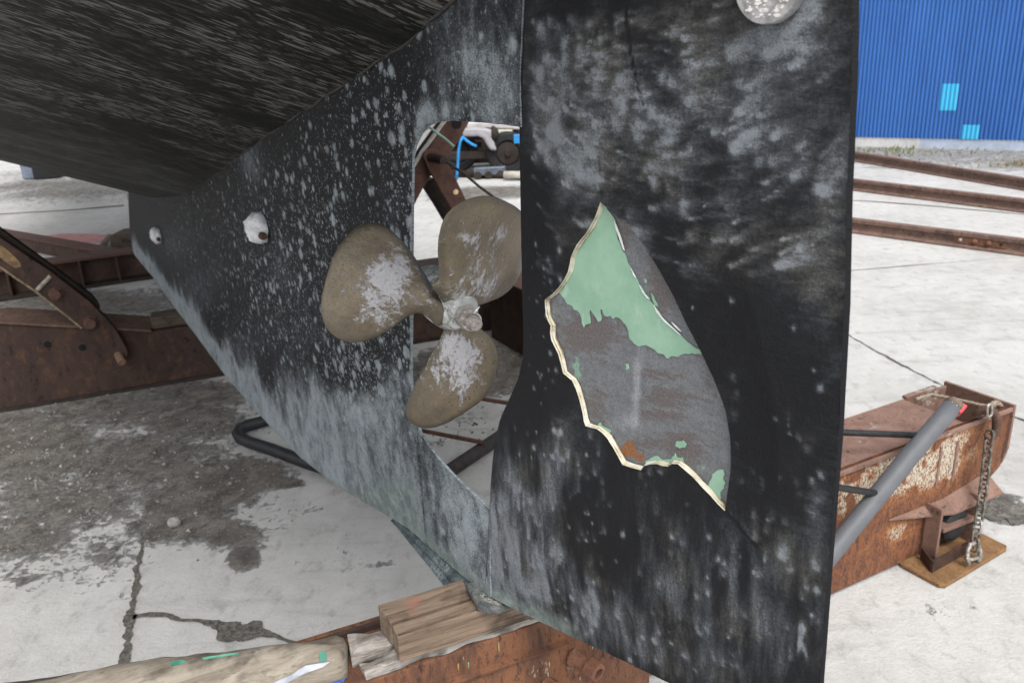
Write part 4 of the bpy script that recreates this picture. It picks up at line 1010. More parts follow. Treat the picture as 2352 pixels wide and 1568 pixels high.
m = MB(); m.tube([bpt(*bxz(*zK(X, Y), .12), .12) for X, Y in ((318, 138), (420, 215), (520, 290), (628, 382))], .008, 6)
tag(m.build('cord', plain('green_cord', (.22, .36, .30), .7), None, smooth=True), 'pale green cord stretched across the brown support arm above the propeller', 'cord')
# wooden chock on the beam
m = MB(); w1, w2 = bxz(*zA(1010, 905), -.03)[0], 1.42
m.hexa([bpt(w1, .318, -.03), bpt(w2, .318, -.03), bpt(w2, .318, -.16), bpt(w1, .318, -.16)], [bpt(w1, .385, -.03), bpt(w2, .385, -.03), bpt(w2, .385, -.16), bpt(w1, .385, -.16)])
m_dwood = wood_mat('dark_wood', (.06, .045, .035), (.13, .10, .08), (.02, .016, .014), -.37)
tag(m.build('timber_offcut', m_dwood, None, bevel=.008), 'short dark timber offcut lying on the cradle beam beside the keel', 'timber')
# short side beam that leaves the cradle towards the viewer
sa, sb = on_z(*(1128, 775)), on_z(1500, 985)
st_ = (sb - sa).normalized(); sn = st_.cross(Z)
if sn.dot(-sa) < 0: sn = -sn
m = MB(); m.hexa([sa, sb, sb - sn * .22, sa - sn * .22], [p + Z * .40 for p in (sa, sb, sb - sn * .22, sa - sn * .22)])
so = thing('side_beam', sa, 'dark brown steel beam behind the propeller running off behind the rudder', 'steel beam')
m.build('side_beam_web', m_brown, so, bevel=.01)
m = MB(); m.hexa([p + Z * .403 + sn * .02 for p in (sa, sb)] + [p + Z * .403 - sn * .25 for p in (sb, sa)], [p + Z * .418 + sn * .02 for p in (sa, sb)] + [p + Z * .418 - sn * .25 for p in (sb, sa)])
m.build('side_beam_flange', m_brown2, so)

# ---- I-beam farther back on the left
Ia, Ib = on_z(*zA(560, 612)), on_z(*zA(1010, 545))
It = (Ib - Ia).normalized(); In = It.cross(Z)
if In.dot(-Ia) < 0: In = -In
def ixz(px, py): p = on_plane(px, py, Ia, In); return ((p - Ia).dot(It), p.z)
ih = ixz(*zA(700, 385))[1]; i0 = ixz(*zA(-200, 660))[0]; i1 = ixz(*zA(1500, 500))[0]
ib_ = thing('steel_beam', Ia, 'low brown I-beam with welded stiffeners lying behind the cradle beam', 'steel beam')
ipt = lambda x, z, o=0: Ia + It * x + Z * z + In * o
def ibox(x0, x1, z0, z1, o0, o1, name, mat):
    m = MB(); m.hexa([ipt(x0, z0, o0), ipt(x1, z0, o0), ipt(x1, z0, o1), ipt(x0, z0, o1)], [ipt(x0, z1, o0), ipt(x1, z1, o0), ipt(x1, z1, o1), ipt(x0, z1, o1)]); return m.build(name, mat, ib_, bevel=.004)
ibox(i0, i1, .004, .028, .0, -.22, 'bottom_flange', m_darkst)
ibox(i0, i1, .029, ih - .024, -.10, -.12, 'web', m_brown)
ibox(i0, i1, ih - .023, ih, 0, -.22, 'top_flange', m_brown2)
for X in (40, 535, 785):
    x = ixz(*zA(X, 500))[0]; ibox(x - .008, x + .008, .03, ih - .025, -.005, -.099, 'stiffener', m_brown)
# slanted channel behind it and the pink board
Ca, Cb = zA(150, 275), zA(690, 372)
m = MB(); zc_ = .13
A, B = on_z(*Ca, zc_), on_z(*Cb, zc_); tt = (B - A).normalized(); nn = tt.cross(Z)
if nn.dot(-A) < 0: nn = -nn
A = A - tt * 1.2; B = B + tt * .1
ch_ = thing('channel', V((A.x, A.y, 0)), 'dark brown steel channel lying at a slant below the pink board', 'channel')
m.hexa([A - Z * (zc_ - .01), B - Z * (zc_ - .01), B - Z * (zc_ - .01) - nn * .12, A - Z * (zc_ - .01) - nn * .12], [A, B, B - nn * .12, A - nn * .12])
m.build('channel_web', m_brown, ch_, bevel=.006)
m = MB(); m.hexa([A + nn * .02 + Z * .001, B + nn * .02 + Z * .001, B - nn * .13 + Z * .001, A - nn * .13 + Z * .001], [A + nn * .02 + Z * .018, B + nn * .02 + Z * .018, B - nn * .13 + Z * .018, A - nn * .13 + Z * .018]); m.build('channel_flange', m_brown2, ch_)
m = MB(); poly = [on_z(*zA(X, Y), .05) for X, Y in ((215, 292), (300, 268), (420, 256), (560, 256), (722, 262), (690, 300), (640, 362), (500, 362), (330, 330))]
m.prism(poly, Z * .02)
pk = thing('board', on_z(*zA(480, 310)), 'weathered pink board lying flat on pale concrete beyond the steel beams', 'board')
m.build('panel', plain('pink_paint', (.46, .22, .215), .8, 0, .2, 12), pk)
m = MB(); m.prism([on_z(*zA(X, Y), .075) for X, Y in ((585, 335), (610, 312), (672, 304), (640, 345), (632, 362))], Z * .004); m.build('pale_stain', plain('lilac', (.42, .38, .46), .8), pk)
m = MB(); m.tube([on_z(*zA(724, 262), .06), on_z(*zA(640, 366), .06)], .028, 6); m.build('edge_batten', plain('batten', (.16, .12, .09), .8), pk)
m = MB(); A, B = on_z(*zA(738, 372)), on_z(*zA(960, 362)); tt = (B - A).normalized(); nn = tt.cross(Z) * -1
if nn.dot(A) < 0: nn = -nn
m.hexa([A, B, B + nn * .35, A + nn * .35], [p + Z * .17 for p in (A, B, B + nn * .35, A + nn * .35)])
tag(m.build('sleeper', m_dwood, None, bevel=.015), 'dark timber block standing on concrete behind the front tip of the keel', 'timber')
# small bin and box far off under the hull
c = on_z(85, 409)
tag(MB().build('crate', m_darkst) if False else (lambda m: (m.box(c + Z * .17, V((.17, .02, 0)), V((-.02, .15, 0)), Z * .166), m.build('bin', plain('blue_grey_plastic', (.16, .19, .25), .5, 0, .2, 8), None, bevel=.03))[1])(MB()), 'small blue grey bin on the far concrete just under the hull edge', 'bin')
c = on_z(117, 408)
tag((lambda m: (m.box(c + Z * .15, V((.2, .02, 0)), V((-.02, .18, 0)), Z * .146), m.build('block', plain('black_rubber', (.012, .012, .013), .6), None, bevel=.02))[1])(MB()), 'black block next to the small blue grey bin under the hull', 'block')

# ---- front cross beam with weathered packing and log
ZT, ZS = .742, .655
m_front = rust_mat('flaking_rust', (.105, .050, .032), (.20, .088, .045), (.045, .027, .022), pale=(.30, .21, .14), pale_amt=.12, scale=2.6, stretch=(1, 1, .4))
fA, fB = on_z(*zB(600, 1088), ZS), on_z(*zB(2330, 505), ZS)
ft = (fB - fA).normalized(); fn = ft.cross(Z)
if fn.dot(CAMP - fA) < 0: fn = -fn
fn.z = 0
def fpt(x, z, o=0): return V((fA.x, fA.y, 0)) + ft * x + Z * z + fn * o
def fxz(px, py, o=0): p = on_plane(px, py, fA + fn * o, fn); return ((p - fA).dot(ft), p.z)
fx1 = fxz(*zF(2160, 1195))[0]; fx0 = -.75
fr = thing('cross_beam', fpt(0, 0), 'flaking rusty steel cross beam under the rudder with studs sticking out', 'steel beam')
m = MB(); m.hexa([fpt(fx0, .25), fpt(fx1, .25), fpt(fx1, .25, -.17), fpt(fx0, .25, -.17)], [fpt(fx0, ZS), fpt(fx1, ZS), fpt(fx1, ZS, -.17), fpt(fx0, ZS, -.17)])
m.build('beam', m_front, fr, bevel=.006)
# the beam's legs stand outside the frame
for x in (fx0 + .08, fx1 - .1):
    m = MB(); m.hexa([fpt(x - .06, 0, -.03), fpt(x + .06, 0, -.03), fpt(x + .06, 0, -.14), fpt(x - .06, 0, -.14)], [fpt(x - .06, .248, -.03), fpt(x + .06, .248, -.03), fpt(x + .06, .248, -.14), fpt(x - .06, .248, -.14)]); m.build('leg', m_front, fr, bevel=.005)
m = MB(); l0 = fxz(*zF(840, 1247)); l1 = fxz(*zF(1640, 968))
m.prism([fpt(fx0, l0[1] - .004, 0), fpt(fx0, l0[1] - .004, .008), fpt(fx0, l0[1] + .004, .012), fpt(fx0, l0[1] + .008, 0)], fpt(l1[0], l1[1]) - fpt(fx0, l0[1])); m.build('lip', m_front, fr)
zba = ZS + .012; pq = on_z(*zB(300, 560), zba); ba = (pq - fpt(0, 0)).dot(fn); bx1 = (on_z(*zB(600, 470), zba) - fpt(0, 0)).dot(ft) + .02
m = MB(); m.hexa([fpt(fx0, ZS - .04, ba), fpt(bx1, ZS - .04, ba), fpt(bx1, ZS - .04, ba - .01), fpt(fx0, ZS - .04, ba - .01)], [fpt(fx0, zba, ba), fpt(bx1, zba, ba), fpt(bx1, zba, ba - .01), fpt(fx0, zba, ba - .01)]); m.build('back_angle', m_brown, fr)
m_stud = rust_mat('stud_rust', (.15, .07, .045), (.26, .12, .07), (.20, .10, .07), scale=5, stretch=(1, 1, 1))
x, z = fxz(*zF(1665, 1075)); ax_ = (fn * 1.0 + ft * .35 - Z * .05).normalized()
m = MB(); m.lathe(fpt(x, z, -.002), ax_, [(0, .024), (.004, .021), (.010, .014), (.040, .0125)], 14); sd1 = m.build('stud', m_stud, fr, smooth=True)
m = MB(); c_ = fpt(x, z, 0) + ax_ * .036; m.lathe(c_, ax_, [(0, .020), (.002, .021), (.026, .021), (.028, .019), (.028, .011), (.016, .010), (.016, .001)], 6); m.build('nut', m_stud, sd1, bevel=.0012)
x, z = fxz(*zF(1478, 1235)); m = MB(); m.lathe(fpt(x, z - .012, -.002), ax_, [(0, .020), (.02, .020), (.022, .017), (.03, .015)], 10); m.build('stud', m_stud, fr, smooth=False)
for X, Y, hh, cl in ((940, 1085, .007, (.12, .22, .15)), (905, 1130, .014, (.34, .18, .06)), (970, 1120, .012, (.14, .26, .18)), (1225, 1090, .030, (.22, .04, .04)), (1170, 1010, .016, (.30, .26, .14)), (1500, 1130, .012, (.36, .34, .10)), (1490, 1190, .008, (.2, .36, .26)), (1700, 1215, .006, (.14, .36, .26)), (1780, 1010, .008, (.36, .34, .2))):
    x, z = fxz(*zF(X, Y)); m = MB(); rq = random.Random(X)
    m.prism([fpt(x + .0013 * math.cos(a) * rq.uniform(.2, 1.5), z + .7 * hh * math.sin(a) * rq.uniform(.3, 1.3), .0003) for a in np.linspace(0, 5.6, 9)], fn * .0008); m.build('paint_splash', plain('splash', cl, .7), fr)
def rough_box(m, p00, p10, p11, p01, zb, zt, k=14, amp=.006, seed=0):   # planed timber with worn, wavy faces
    rr = np.random.RandomState(seed); o = rr.uniform(0, 90, 2); b = len(m.v)
    L = (p10 - p00).length; W = (p01 - p00).length
    ny_ = 6; ring = []
    for i in range(k + 1):
        f = i / k; a, c = p00.lerp(p10, f), p01.lerp(p11, f)
        sec = [(a, zt), (a.lerp(c, .33), zt), (a.lerp(c, .66), zt), (c, zt), (c, (zt + zb) / 2), (c, zb), (a, zb), (a, (zt + zb) / 2)]
        for q, (p, z) in enumerate(sec):
            d = amp * (float(fbm(np.array([f * L * 22 + o[0] + q * .8]), np.array([q * 1.3 + o[1]]), 3)[0]) - .5) * 2
            ctr = a.lerp(c, .5)
            dirv = (p - ctr); dirv.z = 0
            if dirv.length > 0: dirv.normalize()
            m.v.append(V((p.x, p.y, 0)) + dirv * d * .8 + Z * (z + (d if z != zb else 0)))
    for i in range(k):
        for q in range(8): m.f.append((b + i * 8 + q, b + i * 8 + (q + 1) % 8, b + (i + 1) * 8 + (q + 1) % 8, b + (i + 1) * 8 + q))
    m.f += [tuple(b + q for q in range(8)), tuple(b + k * 8 + q for q in range(7, -1, -1))]
ang = math.atan2(ft.y, ft.x)
m_block = wood_mat('planed_timber', (.115, .080, .058), (.255, .19, .142), (.035, .025, .02), -ang, .8, (.34, .13, .10))
m_old = wood_mat('grey_driftwood', (.13, .112, .098), (.40, .375, .345), (.022, .018, .015), -ang, .55)
m_log = wood_mat('pale_log', (.145, .12, .092), (.315, .28, .23), (.035, .028, .024), -ang, .6)
bz = lambda X, Y, z=ZT: on_z(*zB(X, Y), z)
def along(p, x): return p + ft * x
b00, b01 = bz(715, 458), bz(575, 265)
m = MB(); rough_box(m, b00, along(b00, .62), along(b01, .62), b01, .688, ZT, 12, .0015, 3)
tag(m.build('wood_block', m_block, None, bevel=.002), 'planed timber block with a pink paint smear, behind its twin under the keel', 'timber block', 'timber blocks under the keel')
c00, c01 = bz(800, 640, ZT - .004), bz(735, 478, ZT - .001)
m = MB(); rough_box(m, c00, along(c00, .60), along(c01, .60), c01, .684, ZT - .002, 12, .0015, 5)
tag(m.build('wood_block', m_block, None, bevel=.003), 'front planed timber block on the rusty cross beam, nearest its outer edge', 'timber block', 'timber blocks under the keel')
d00, d01 = on_z(*zB(430, 1040), .672), on_z(*zB(235, 690), .672)
for sx, e00, e01, zt_, sd_, lab in ((0, d00, d00.lerp(d01, .36), .672, 7, 'bleached front strip of split timber along the top of the rusty beam'), (1, d00.lerp(d01, .40) - ft * .012, d01, .682, 8, 'grey gnarled old timber lying under the planed blocks beside the log')):
    m = MB(); rough_box(m, e00, along(e00, .78), along(e01, .78), e01, ZS + .001, zt_, 60, .011, sd_)
    tag(m.build('old_timber', m_old, None, bevel=.002), lab, 'timber')
# log
g0, g1 = on_z(*zB(240, 860), .66), on_z(-330, 1660, .66)
gt = (g1 - g0).normalized()
m = MB(); pts = [g0 + gt * x + V((0, 0, -.006 + .004 * math.sin(x * 21))) for x in np.concatenate([[0, .008, .02], np.arange(.035, .95, .018)])]
gdir = gt.cross(Z)
if gdir.dot(CAMP - g0) < 0: gdir = -gdir
b = 0; sg = 22
for i, p in enumerate(pts):
    for q in range(sg):
        a = 2 * math.pi * q / sg
        r_ = .050 * (1 + .26 * (float(fbm(np.array([i * .13 + math.cos(a) * 1.4]), np.array([math.sin(a) * 1.2 + 7]), 4)[0]) - .5) * 2) * (.62 if i == 0 else .9 if i == 1 else 1)
        m.v.append(p + gdir * .015 + (gdir * math.cos(a) * 1.05 + Z * math.sin(a)) * r_)
for i in range(len(pts) - 1):
    for q in range(sg): m.f.append((i * sg + q, i * sg + (q + 1) % sg, (i + 1) * sg + (q + 1) % sg, (i + 1) * sg + q))
m.f += [tuple(range(sg)), tuple((len(pts) - 1) * sg + q for q in range(sg))]
lg = thing('log', V((g0.x, g0.y, .60)), 'pale peeled log with smears of green and white paint at the bottom', 'log')
m.build('log_body', m_log, lg, smooth=True)
zL = crop(0, 1520, 2.6133)
from mathutils.bvhtree import BVHTree
lt = BVHTree.FromPolygons([tuple(p) for p in m.v], m.f)
def on_log(px, py):
    h = lt.ray_cast(CAMP, ray(px, py).normalized()); return (h[0], h[1]) if h[0] else (None, None)
for pp, cl in (([(1085, 258), (1120, 248), (1160, 240), (1185, 248), (1150, 264), (1110, 272), (1090, 276)], (.05, .24, .17)), ([(1290, 226), (1400, 208), (1520, 192), (1525, 200), (1410, 218), (1300, 236)], (.10, .30, .22)), ([(2045, 182), (2080, 178), (2084, 210), (2086, 240), (2060, 246), (2034, 246), (2036, 215)], (.05, .22, .16)), ([(1740, 382), (1800, 352), (1860, 330), (1905, 296), (1950, 270), (2030, 256), (2110, 246), (2060, 280), (1950, 318), (1880, 352), (1840, 376), (1800, 384)], (.36, .38, .44)), ([(2110, 378), (2160, 363), (2205, 346), (2190, 366), (2150, 380)], (.03, .09, .32))):
    hs_ = [on_log(*zL(*q)) for q in pp]; hs_ = [h for h in hs_ if h[0]]
    if len(hs_) < 3: continue
    ps = [h[0] + h[1] * .0008 for h in hs_]
    nn_ = sum((h[1] for h in hs_), V((0, 0, 0))).normalized()
    m = MB(); m.prism(ps, nn_ * .0012); m.build('paint_smear', plain('smear', cl, .6), lg)

# ---- girder with jacking foot on the right
Ga, Gb = on_z(*zG(130, 1515)), on_z(*zG(720, 1240))
Gt = (Gb - Ga).normalized(); Gn = Gt.cross(Z)
if Gn.dot(-Ga) < 0: Gn = -Gn
gpt = lambda x, z, o=0: Ga + Gt * x + Z * z + Gn * o
def gxz(X, Y, o=0): p = on_plane(*zG(X, Y), Ga + Gn * o, Gn); return ((p - Ga).dot(Gt), p.z)
m_gird = rust_mat('girder_rust', (.09, .042, .03), (.21, .085, .042), (.33, .135, .055), pale=(.56, .52, .42), pale_amt=.62, scale=5.5, stretch=(1.5, 1.5, .6), cov='flake', border=(.36, .15, .055))
m_gird2 = rust_mat('girder_top', (.19, .115, .09), (.27, .165, .13), (.20, .10, .07), pale=(.36, .31, .27), pale_amt=.3, scale=1.6, stretch=(1, 1, 1))
m_gdark = rust_mat('girder_inside', (.055, .03, .022), (.10, .05, .034), (.03, .02, .016), scale=2, stretch=(1, 1, .5))
GH, GW = .462, .25
x_end = gxz(1320, 245)[0]
gd = thing('girder', Ga, 'rusty box girder with flaking paint standing on an orange base plate', 'girder')
def gbox(x0, x1, z0, z1, o0, o1, name, mat, par=None, bev=.005, attrs=None):
    m = MB(); m.hexa([gpt(x0, z0, o0), gpt(x1, z0, o0), gpt(x1, z0, o1), gpt(x0, z0, o1)], [gpt(x0, z1, o0), gpt(x1, z1, o0), gpt(x1, z1, o1), gpt(x0, z1, o1)]); return m.build(name, mat, par or gd, bevel=bev, attrs=attrs)
# near web plate as a fine sheet with a flaking-paint mask
web = [(-1.1, .03), (gxz(720, 1240)[0], .012), (gxz(775, 1225)[0], gxz(775, 1225)[1]), (gxz(800, 940)[0], gxz(800, 945)[1]), (gxz(1130, 775)[0], gxz(1130, 775)[1]), (gxz(1248, 640)[0], gxz(1248, 640)[1]), (gxz(1255, 560)[0], gxz(1255, 560)[1]), (gxz(1300, 400)[0], gxz(1300, 400)[1]), (x_end, GH), (-1.1, GH)]
WP, WF = cdt(web, [], .02)
fl = blobs(WP, lambda X, Y: gxz(X, Y), [(380, 720, 220, 100, 0, 1.0), (600, 640, 160, 90, 25, .9), (760, 680, 140, 120, 20, 1.0), (920, 560, 60, 150, 0, 1.2), (1050, 500, 60, 140, 10, .6), (260, 880, 100, 120, 0, 1.0), (450, 820, 200, 90, 20, .7), (800, 560, 200, 120, 20, .6), (560, 1090, 80, 60, 0, .7), (640, 1030, 60, 50, 0, .5), (420, 1180, 120, 50, 0, .35), (1150, 380, 60, 90, 0, .35)])
m = MB(); k = len(WP); m.v = [gpt(a, b_) for a, b_ in WP] + [gpt(a, b_, -.014) for a, b_ in web]
m.f = [tuple(f) for f in WF.tolist()] + [tuple(k + i for i in range(len(web)))]
ob = m.build('near_web', m_gird, gd, attrs={'flake': np.concatenate([np.clip(fl, 0, 1.1), np.zeros(len(web))])})
e = ob.modifiers.new('solid', 'SOLIDIFY'); e.thickness = .002
for k_ in (gxz(865, 480), gxz(975, 440)):
    gbox(k_[0] - .006, k_[0] + .006, gxz(860, 800)[1] + .02, GH - .05, .0035, .001, 'rib', m_gird2, None, .001)
gbox(-1.1, x_end, .20, GH, -GW + .012, -GW, 'far_web', m_gird2)
xt = gxz(650, 240, -.1)[0]
xo = (on_z(*zG(640, 245), GH - .02) - Ga).dot(Gt)
gbox(-1.1, xo - .0, GH - .012, GH - .001, -.0145, -GW + .0125, 'top_plate', m_gird2, None, .002)
m = MB(); xi = (on_z(*zG(830, 300), GH - .02) - Ga).dot(Gt)
m.prism([gpt(xo + .002, GH - .012, -.016), gpt(x_end - .03, .30, -.016), gpt(x_end - .03, .28, -.016), gpt(xo + .002, GH - .030, -.016)], -Gn * (GW - .03)); m.build('chute_plate', m_gdark, gd)
gbox(-1.1, x_end, GH - .012, GH + .004, .010, .0005, 'top_lip', m_gird2, None, .002)
gbox(xo, x_end - .06, GH + .0, GH + .012, -GW - .004, -GW + .016, 'far_lip', m_gird2, None, .002)
# end plate
e0, e1 = gpt(x_end - .012, 0), gpt(x_end, 0)
m = MB(); m.prism([gpt(x_end + .001, z, o) for o, z in ((.012, GH + .012), (.012, .31), (.0, .25), (-.03, .19), (-GW + .02, .19), (-GW - .004, .25), (-GW - .004, GH + .012))], Gt * .012)
m.build('end_plate', m_gird2, gd, bevel=.002)
# sloping ledge half way down
la, lb, lc = gxz(510, 1000), gxz(860, 920), gxz(1140, 770)
m = MB()
for (p, q, w0, w1) in ((la, lb, .004, .05), (lb, lc, .05, .07)):
    m.hexa([gpt(p[0], p[1], .001), gpt(q[0], q[1], .001), gpt(q[0], q[1], w1), gpt(p[0], p[1], w0)], [gpt(p[0], p[1] + w0 * .8, .001), gpt(q[0], q[1] + w1 * .8, .001), gpt(q[0], q[1] + .008, w1), gpt(p[0], p[1] + .008, w0)])
m.build('ledge', m_gird2, gd, bevel=.003)
# jack housing below the ledge
xh0, xh1 = gxz(735, 1240)[0] + .02, gxz(1100, 1130)[0]
gbox(xh0, xh0 + .012, .03, .17, .0, -.16, 'housing_post', m_gdark)
p0_, p1_ = gxz(865, 925, .05), gxz(812, 1290, .05)
def gpost(X0, Y0, X1, Y1, o, r_, name, mat=None):
    a_, b_ = gxz(X0, Y0, o), gxz(X1, Y1, o); m = MB(); d_ = (gpt(*b_, o) - gpt(*a_, o)).normalized(); s_ = Gn.cross(d_).normalized()
    m.hexa([gpt(*a_, o) + s_ * r_ + Gn * .004, gpt(*a_, o) - s_ * r_ + Gn * .004, gpt(*a_, o) - s_ * r_ - Gn * .05, gpt(*a_, o) + s_ * r_ - Gn * .05], [gpt(*b_, o) + s_ * r_ + Gn * .004, gpt(*b_, o) - s_ * r_ + Gn * .004, gpt(*b_, o) - s_ * r_ - Gn * .05, gpt(*b_, o) + s_ * r_ - Gn * .05])
    m.build(name, mat or m_gird2, gd, bevel=.002)
gpost(866, 925, 815, 1280, .06, .006, 'housing_post')
gpost(1100, 830, 1060, 1130, .05, .006, 'housing_post')
gpost(870, 1070, 1085, 985, .055, .007, 'housing_rail')
gbox(xh0 + .013, x_end - .03, .018, .185, -.045, -.20, 'housing_dark_fill', m_gdark)  # dark box added behind the roller so the housing interior stays dark
m = MB(); cw = gpt(xh0 + .085, .105, .035); m.lathe(cw - Gn * .07, Gn, [(0, .05), (.006, .062), (.07, .062), (.076, .05), (.076, .02)], 24)
m.build('roller', plain('black_roller', (.022, .023, .026), .55, 0, .3, 40), gd, smooth=False)
# base plate
bp = [on_z(*zG(X, Y)) for X, Y in ((590, 1312), (840, 1448), (885, 1452), (1285, 1210), (1290, 1190), (1150, 1122))]
bp[5] = bp[5] - Gn * .06; bp.append(bp[0] - Gn * .10 + Gt * .05); bp = bp[:5] + [bp[5], bp[6], bp[0]]; bp = bp[-1:] + bp[1:7]
m_orange = rust_mat('base_rust', (.19, .105, .05), (.29, .16, .07), (.12, .07, .04), scale=3, stretch=(1, 1, 1))
m = MB(); m.prism([p + Z * .002 for p in bp], Z * .014); m.build('base_plate', m_orange, gd, bevel=.003)
x0_, x1_ = gxz(800, 1290, .07)[0], gxz(1090, 1140, .07)[0]
m = MB(); A_ = on_z(*zG(800, 1345), .018); B_ = on_z(*zG(1075, 1190), .018)
m.hexa([A_, B_, B_ - Gn * .008, A_ - Gn * .008], [p + Z * .042 for p in (A_, B_, B_ - Gn * .008, A_ - Gn * .008)]); m.build('base_upstand', m_gdark, gd)
m = MB(); C_ = on_z(*zG(720, 1250), .018); m.hexa([A_ - Gn * .009, C_, C_ + Gt * .006, A_ - Gn * .009 + Gt * .006], [p + Z * .042 for p in (A_ - Gn * .009, C_, C_ + Gt * .006, A_ - Gn * .009 + Gt * .006)]); m.build('base_upstand', m_gdark, gd)
# chain
m_chain = plain('oiled_chain', (.13, .118, .10), .5, .4, .5, 60)
m_galv = plain('galvanised_link', (.30, .285, .26), .45, .4, .5, 80)
ob_ = (on_z(*zG(1070, 1285), .022) - Ga).dot(Gn)
OC = None
def cpt(X, Y, o=None):
    if o is None: o = .045 + (ob_ - .045) * max(0, min(1, (Y - 430) / 840))
    return gpt(*gxz(X, Y, o), o)
def link(m, c, d, side, L, W, r):
    o = d.cross(side).normalized(); pts = []
    for k in range(20):
        a = 2 * math.pi * k / 20
        x = math.cos(a) * W; y = math.sin(a) * W + (L - W if math.sin(a) > 0 else -(L - W)) * (1 if abs(math.sin(a)) > .01 else 0)
        pts.append(c + side * x + d * y)
    m.tube(pts, r, 8, closed=True)
path = [(1182, 420), (1168, 520), (1160, 600), (1150, 690), (1143, 760), (1135, 820), (1122, 900), (1110, 980), (1098, 1050), (1085, 1130), (1078, 1190)]
pp = [cpt(*p) for p in path]
cum = [0]
for a_, b_ in zip(pp, pp[1:]): cum.append(cum[-1] + (b_ - a_).length)
chn = thing('chain', V(cpt(1078, 1190)), 'dark steel chain hanging from the girder hook down to the base plate', 'chain')
NL = 13; stp = cum[-1] / NL
for i in range(NL):
    s_ = (i + .5) * stp; j = max(k for k in range(len(cum) - 1) if cum[k] <= s_); f = (s_ - cum[j]) / (cum[j + 1] - cum[j]); c = pp[j].lerp(pp[j + 1], f)
    d_ = (pp[j + 1] - pp[j]).normalized(); side = Gn.cross(d_).normalized()
    rot = Matrix.Rotation(R_(20 if i % 2 else 98), 3, d_)
    m = MB(); link(m, c, d_, rot @ side, stp * .76, stp * .44, stp * .15); m.build('link', m_galv if i in (10,) else m_chain, chn, smooth=True)
def shackle(pts, r, name, mat, par, seg=10):
    m = MB(); m.tube(pts, r, seg); return m.build(name, mat, par, smooth=True)
shackle([cpt(1040, 1285), cpt(1030, 1240), cpt(1034, 1195), cpt(1050, 1160), cpt(1075, 1148), cpt(1100, 1155), cpt(1115, 1190), cpt(1116, 1235), cpt(1105, 1275)], .007, 'shackle', m_galv, chn)
m = MB(); m.tube([cpt(1022, 1250), cpt(1060, 1258), cpt(1125, 1240)], .006, 8); m.build('shackle_pin', m_galv, chn, smooth=True)
shackle([gpt(x_end - .10, GH - .03, -.02), cpt(1080, 300, .02), cpt(1120, 262, .03), cpt(1165, 258, .04), cpt(1205, 285), cpt(1225, 330), cpt(1225, 390), cpt(1205, 440), cpt(1170, 452), cpt(1150, 430)], [.006, .008, .010, .012, .014, .014, .014, .013, .010, .006], 'hook', rust_mat('hook_rust', (.09, .055, .042), (.15, .08, .055), (.06, .04, .03), scale=4), chn)
m = MB(); link(m, cpt(1178, 275, .06), (cpt(1178, 320, .06) - cpt(1178, 230, .06)).normalized(), Gt, .024, .012, .0042); m.build('link', m_galv, chn, smooth=True)
# rope
m_rope = plain('rope_fibre', (.27, .22, .17), .9, 0, .4, 300)
def rope(pts, r, label):
    P3 = []
    for a_, b_ in zip(pts, pts[1:]):
        k = max(2, int((b_ - a_).length / .004)); P3 += [a_.lerp(b_, i / k) for i in range(k)]
    P3.append(pts[-1]); m = MB()
    for st in range(3):
        q = []
        for i, p in enumerate(P3):
            t_ = (P3[min(i + 1, len(P3) - 1)] - P3[max(i - 1, 0)]).normalized(); a_ = t_.cross(Z).normalized(); u_ = a_.cross(t_)
            th_ = i * .55 + st * 2.094; q.append(p + (a_ * math.cos(th_) + u_ * math.sin(th_)) * r * .55)
        m.tube(q, r * .55, 6)
    return tag(m.build('rope', m_rope, None, smooth=True), label, 'rope')
zr = GH + .014
rope([on_z(*zG(X, Y), zr) for X, Y in ((690, 200), (730, 185), (790, 170), (860, 182), (950, 200), (1050, 222), (1120, 240), (1175, 246), (1215, 232), (1260, 240))] + [on_z(*zG(1225, 215), zr + .006), on_z(*zG(1190, 225), zr + .008), on_z(*zG(1215, 250), zr)], .006, 'old twisted rope tied across the open end of the rusty girder')

# ---- grey pipe with two rods, rubber pipe hoop on the ground
m_pipe = MT('grey_rubber', .55, 0, .4); t = m_pipe
n_ = t.noise(None, 18, 4, .6); n2 = t.noise(None, 120, 3, .7)
m_pipe = t.done(t.mix(t.ss(n2, .66, .74, 0, .7), t.mix(n_, (.080, .084, .094), (.13, .134, .146)), (.26, .26, .27)), t.addm(n_, n2), .25, .002)
pg = lambda X, Y, z: on_z(*zG(X, Y), z)
pu, pd = pg(945, 235, .60), pg(160, 1180, .30)
pb = pd + (pd - pu) * .55
pipe = thing('pipe', V((pb.x, pb.y, 0)), 'thick grey rubber covered pipe with a red end leaning across the rusty girder', 'pipe')
curve = [pb, pd, pd.lerp(pu, .3) + Z * .004, pd.lerp(pu, .6) + Z * .008, pd.lerp(pu, .85) + Z * .004, pu]
m = MB(); m.tube(curve, .0285, 18); m.build('pipe_sleeve', m_pipe, pipe, smooth=True)
ud = (pu - pd).normalized()
m = MB(); m.lathe(pu, ud, [(-.012, .0295), (.004, .0292), (.010, .025), (.012, .01)], 18); m.build('pipe_end', rust_mat('pipe_end_rust', (.16, .11, .09), (.24, .17, .13), (.12, .10, .09), scale=6), pipe, smooth=True)
m = MB(); sdn = ud.cross(V((CAMP - pu)).normalized()).normalized(); 
rc = pu - ud * .004 + sdn * .020
m.box(rc, ud * .018, sdn * .012, ud.cross(sdn) * .016); m.build('red_tape', plain('red_tape', (.62, .05, .06), .5), pipe, bevel=.004)
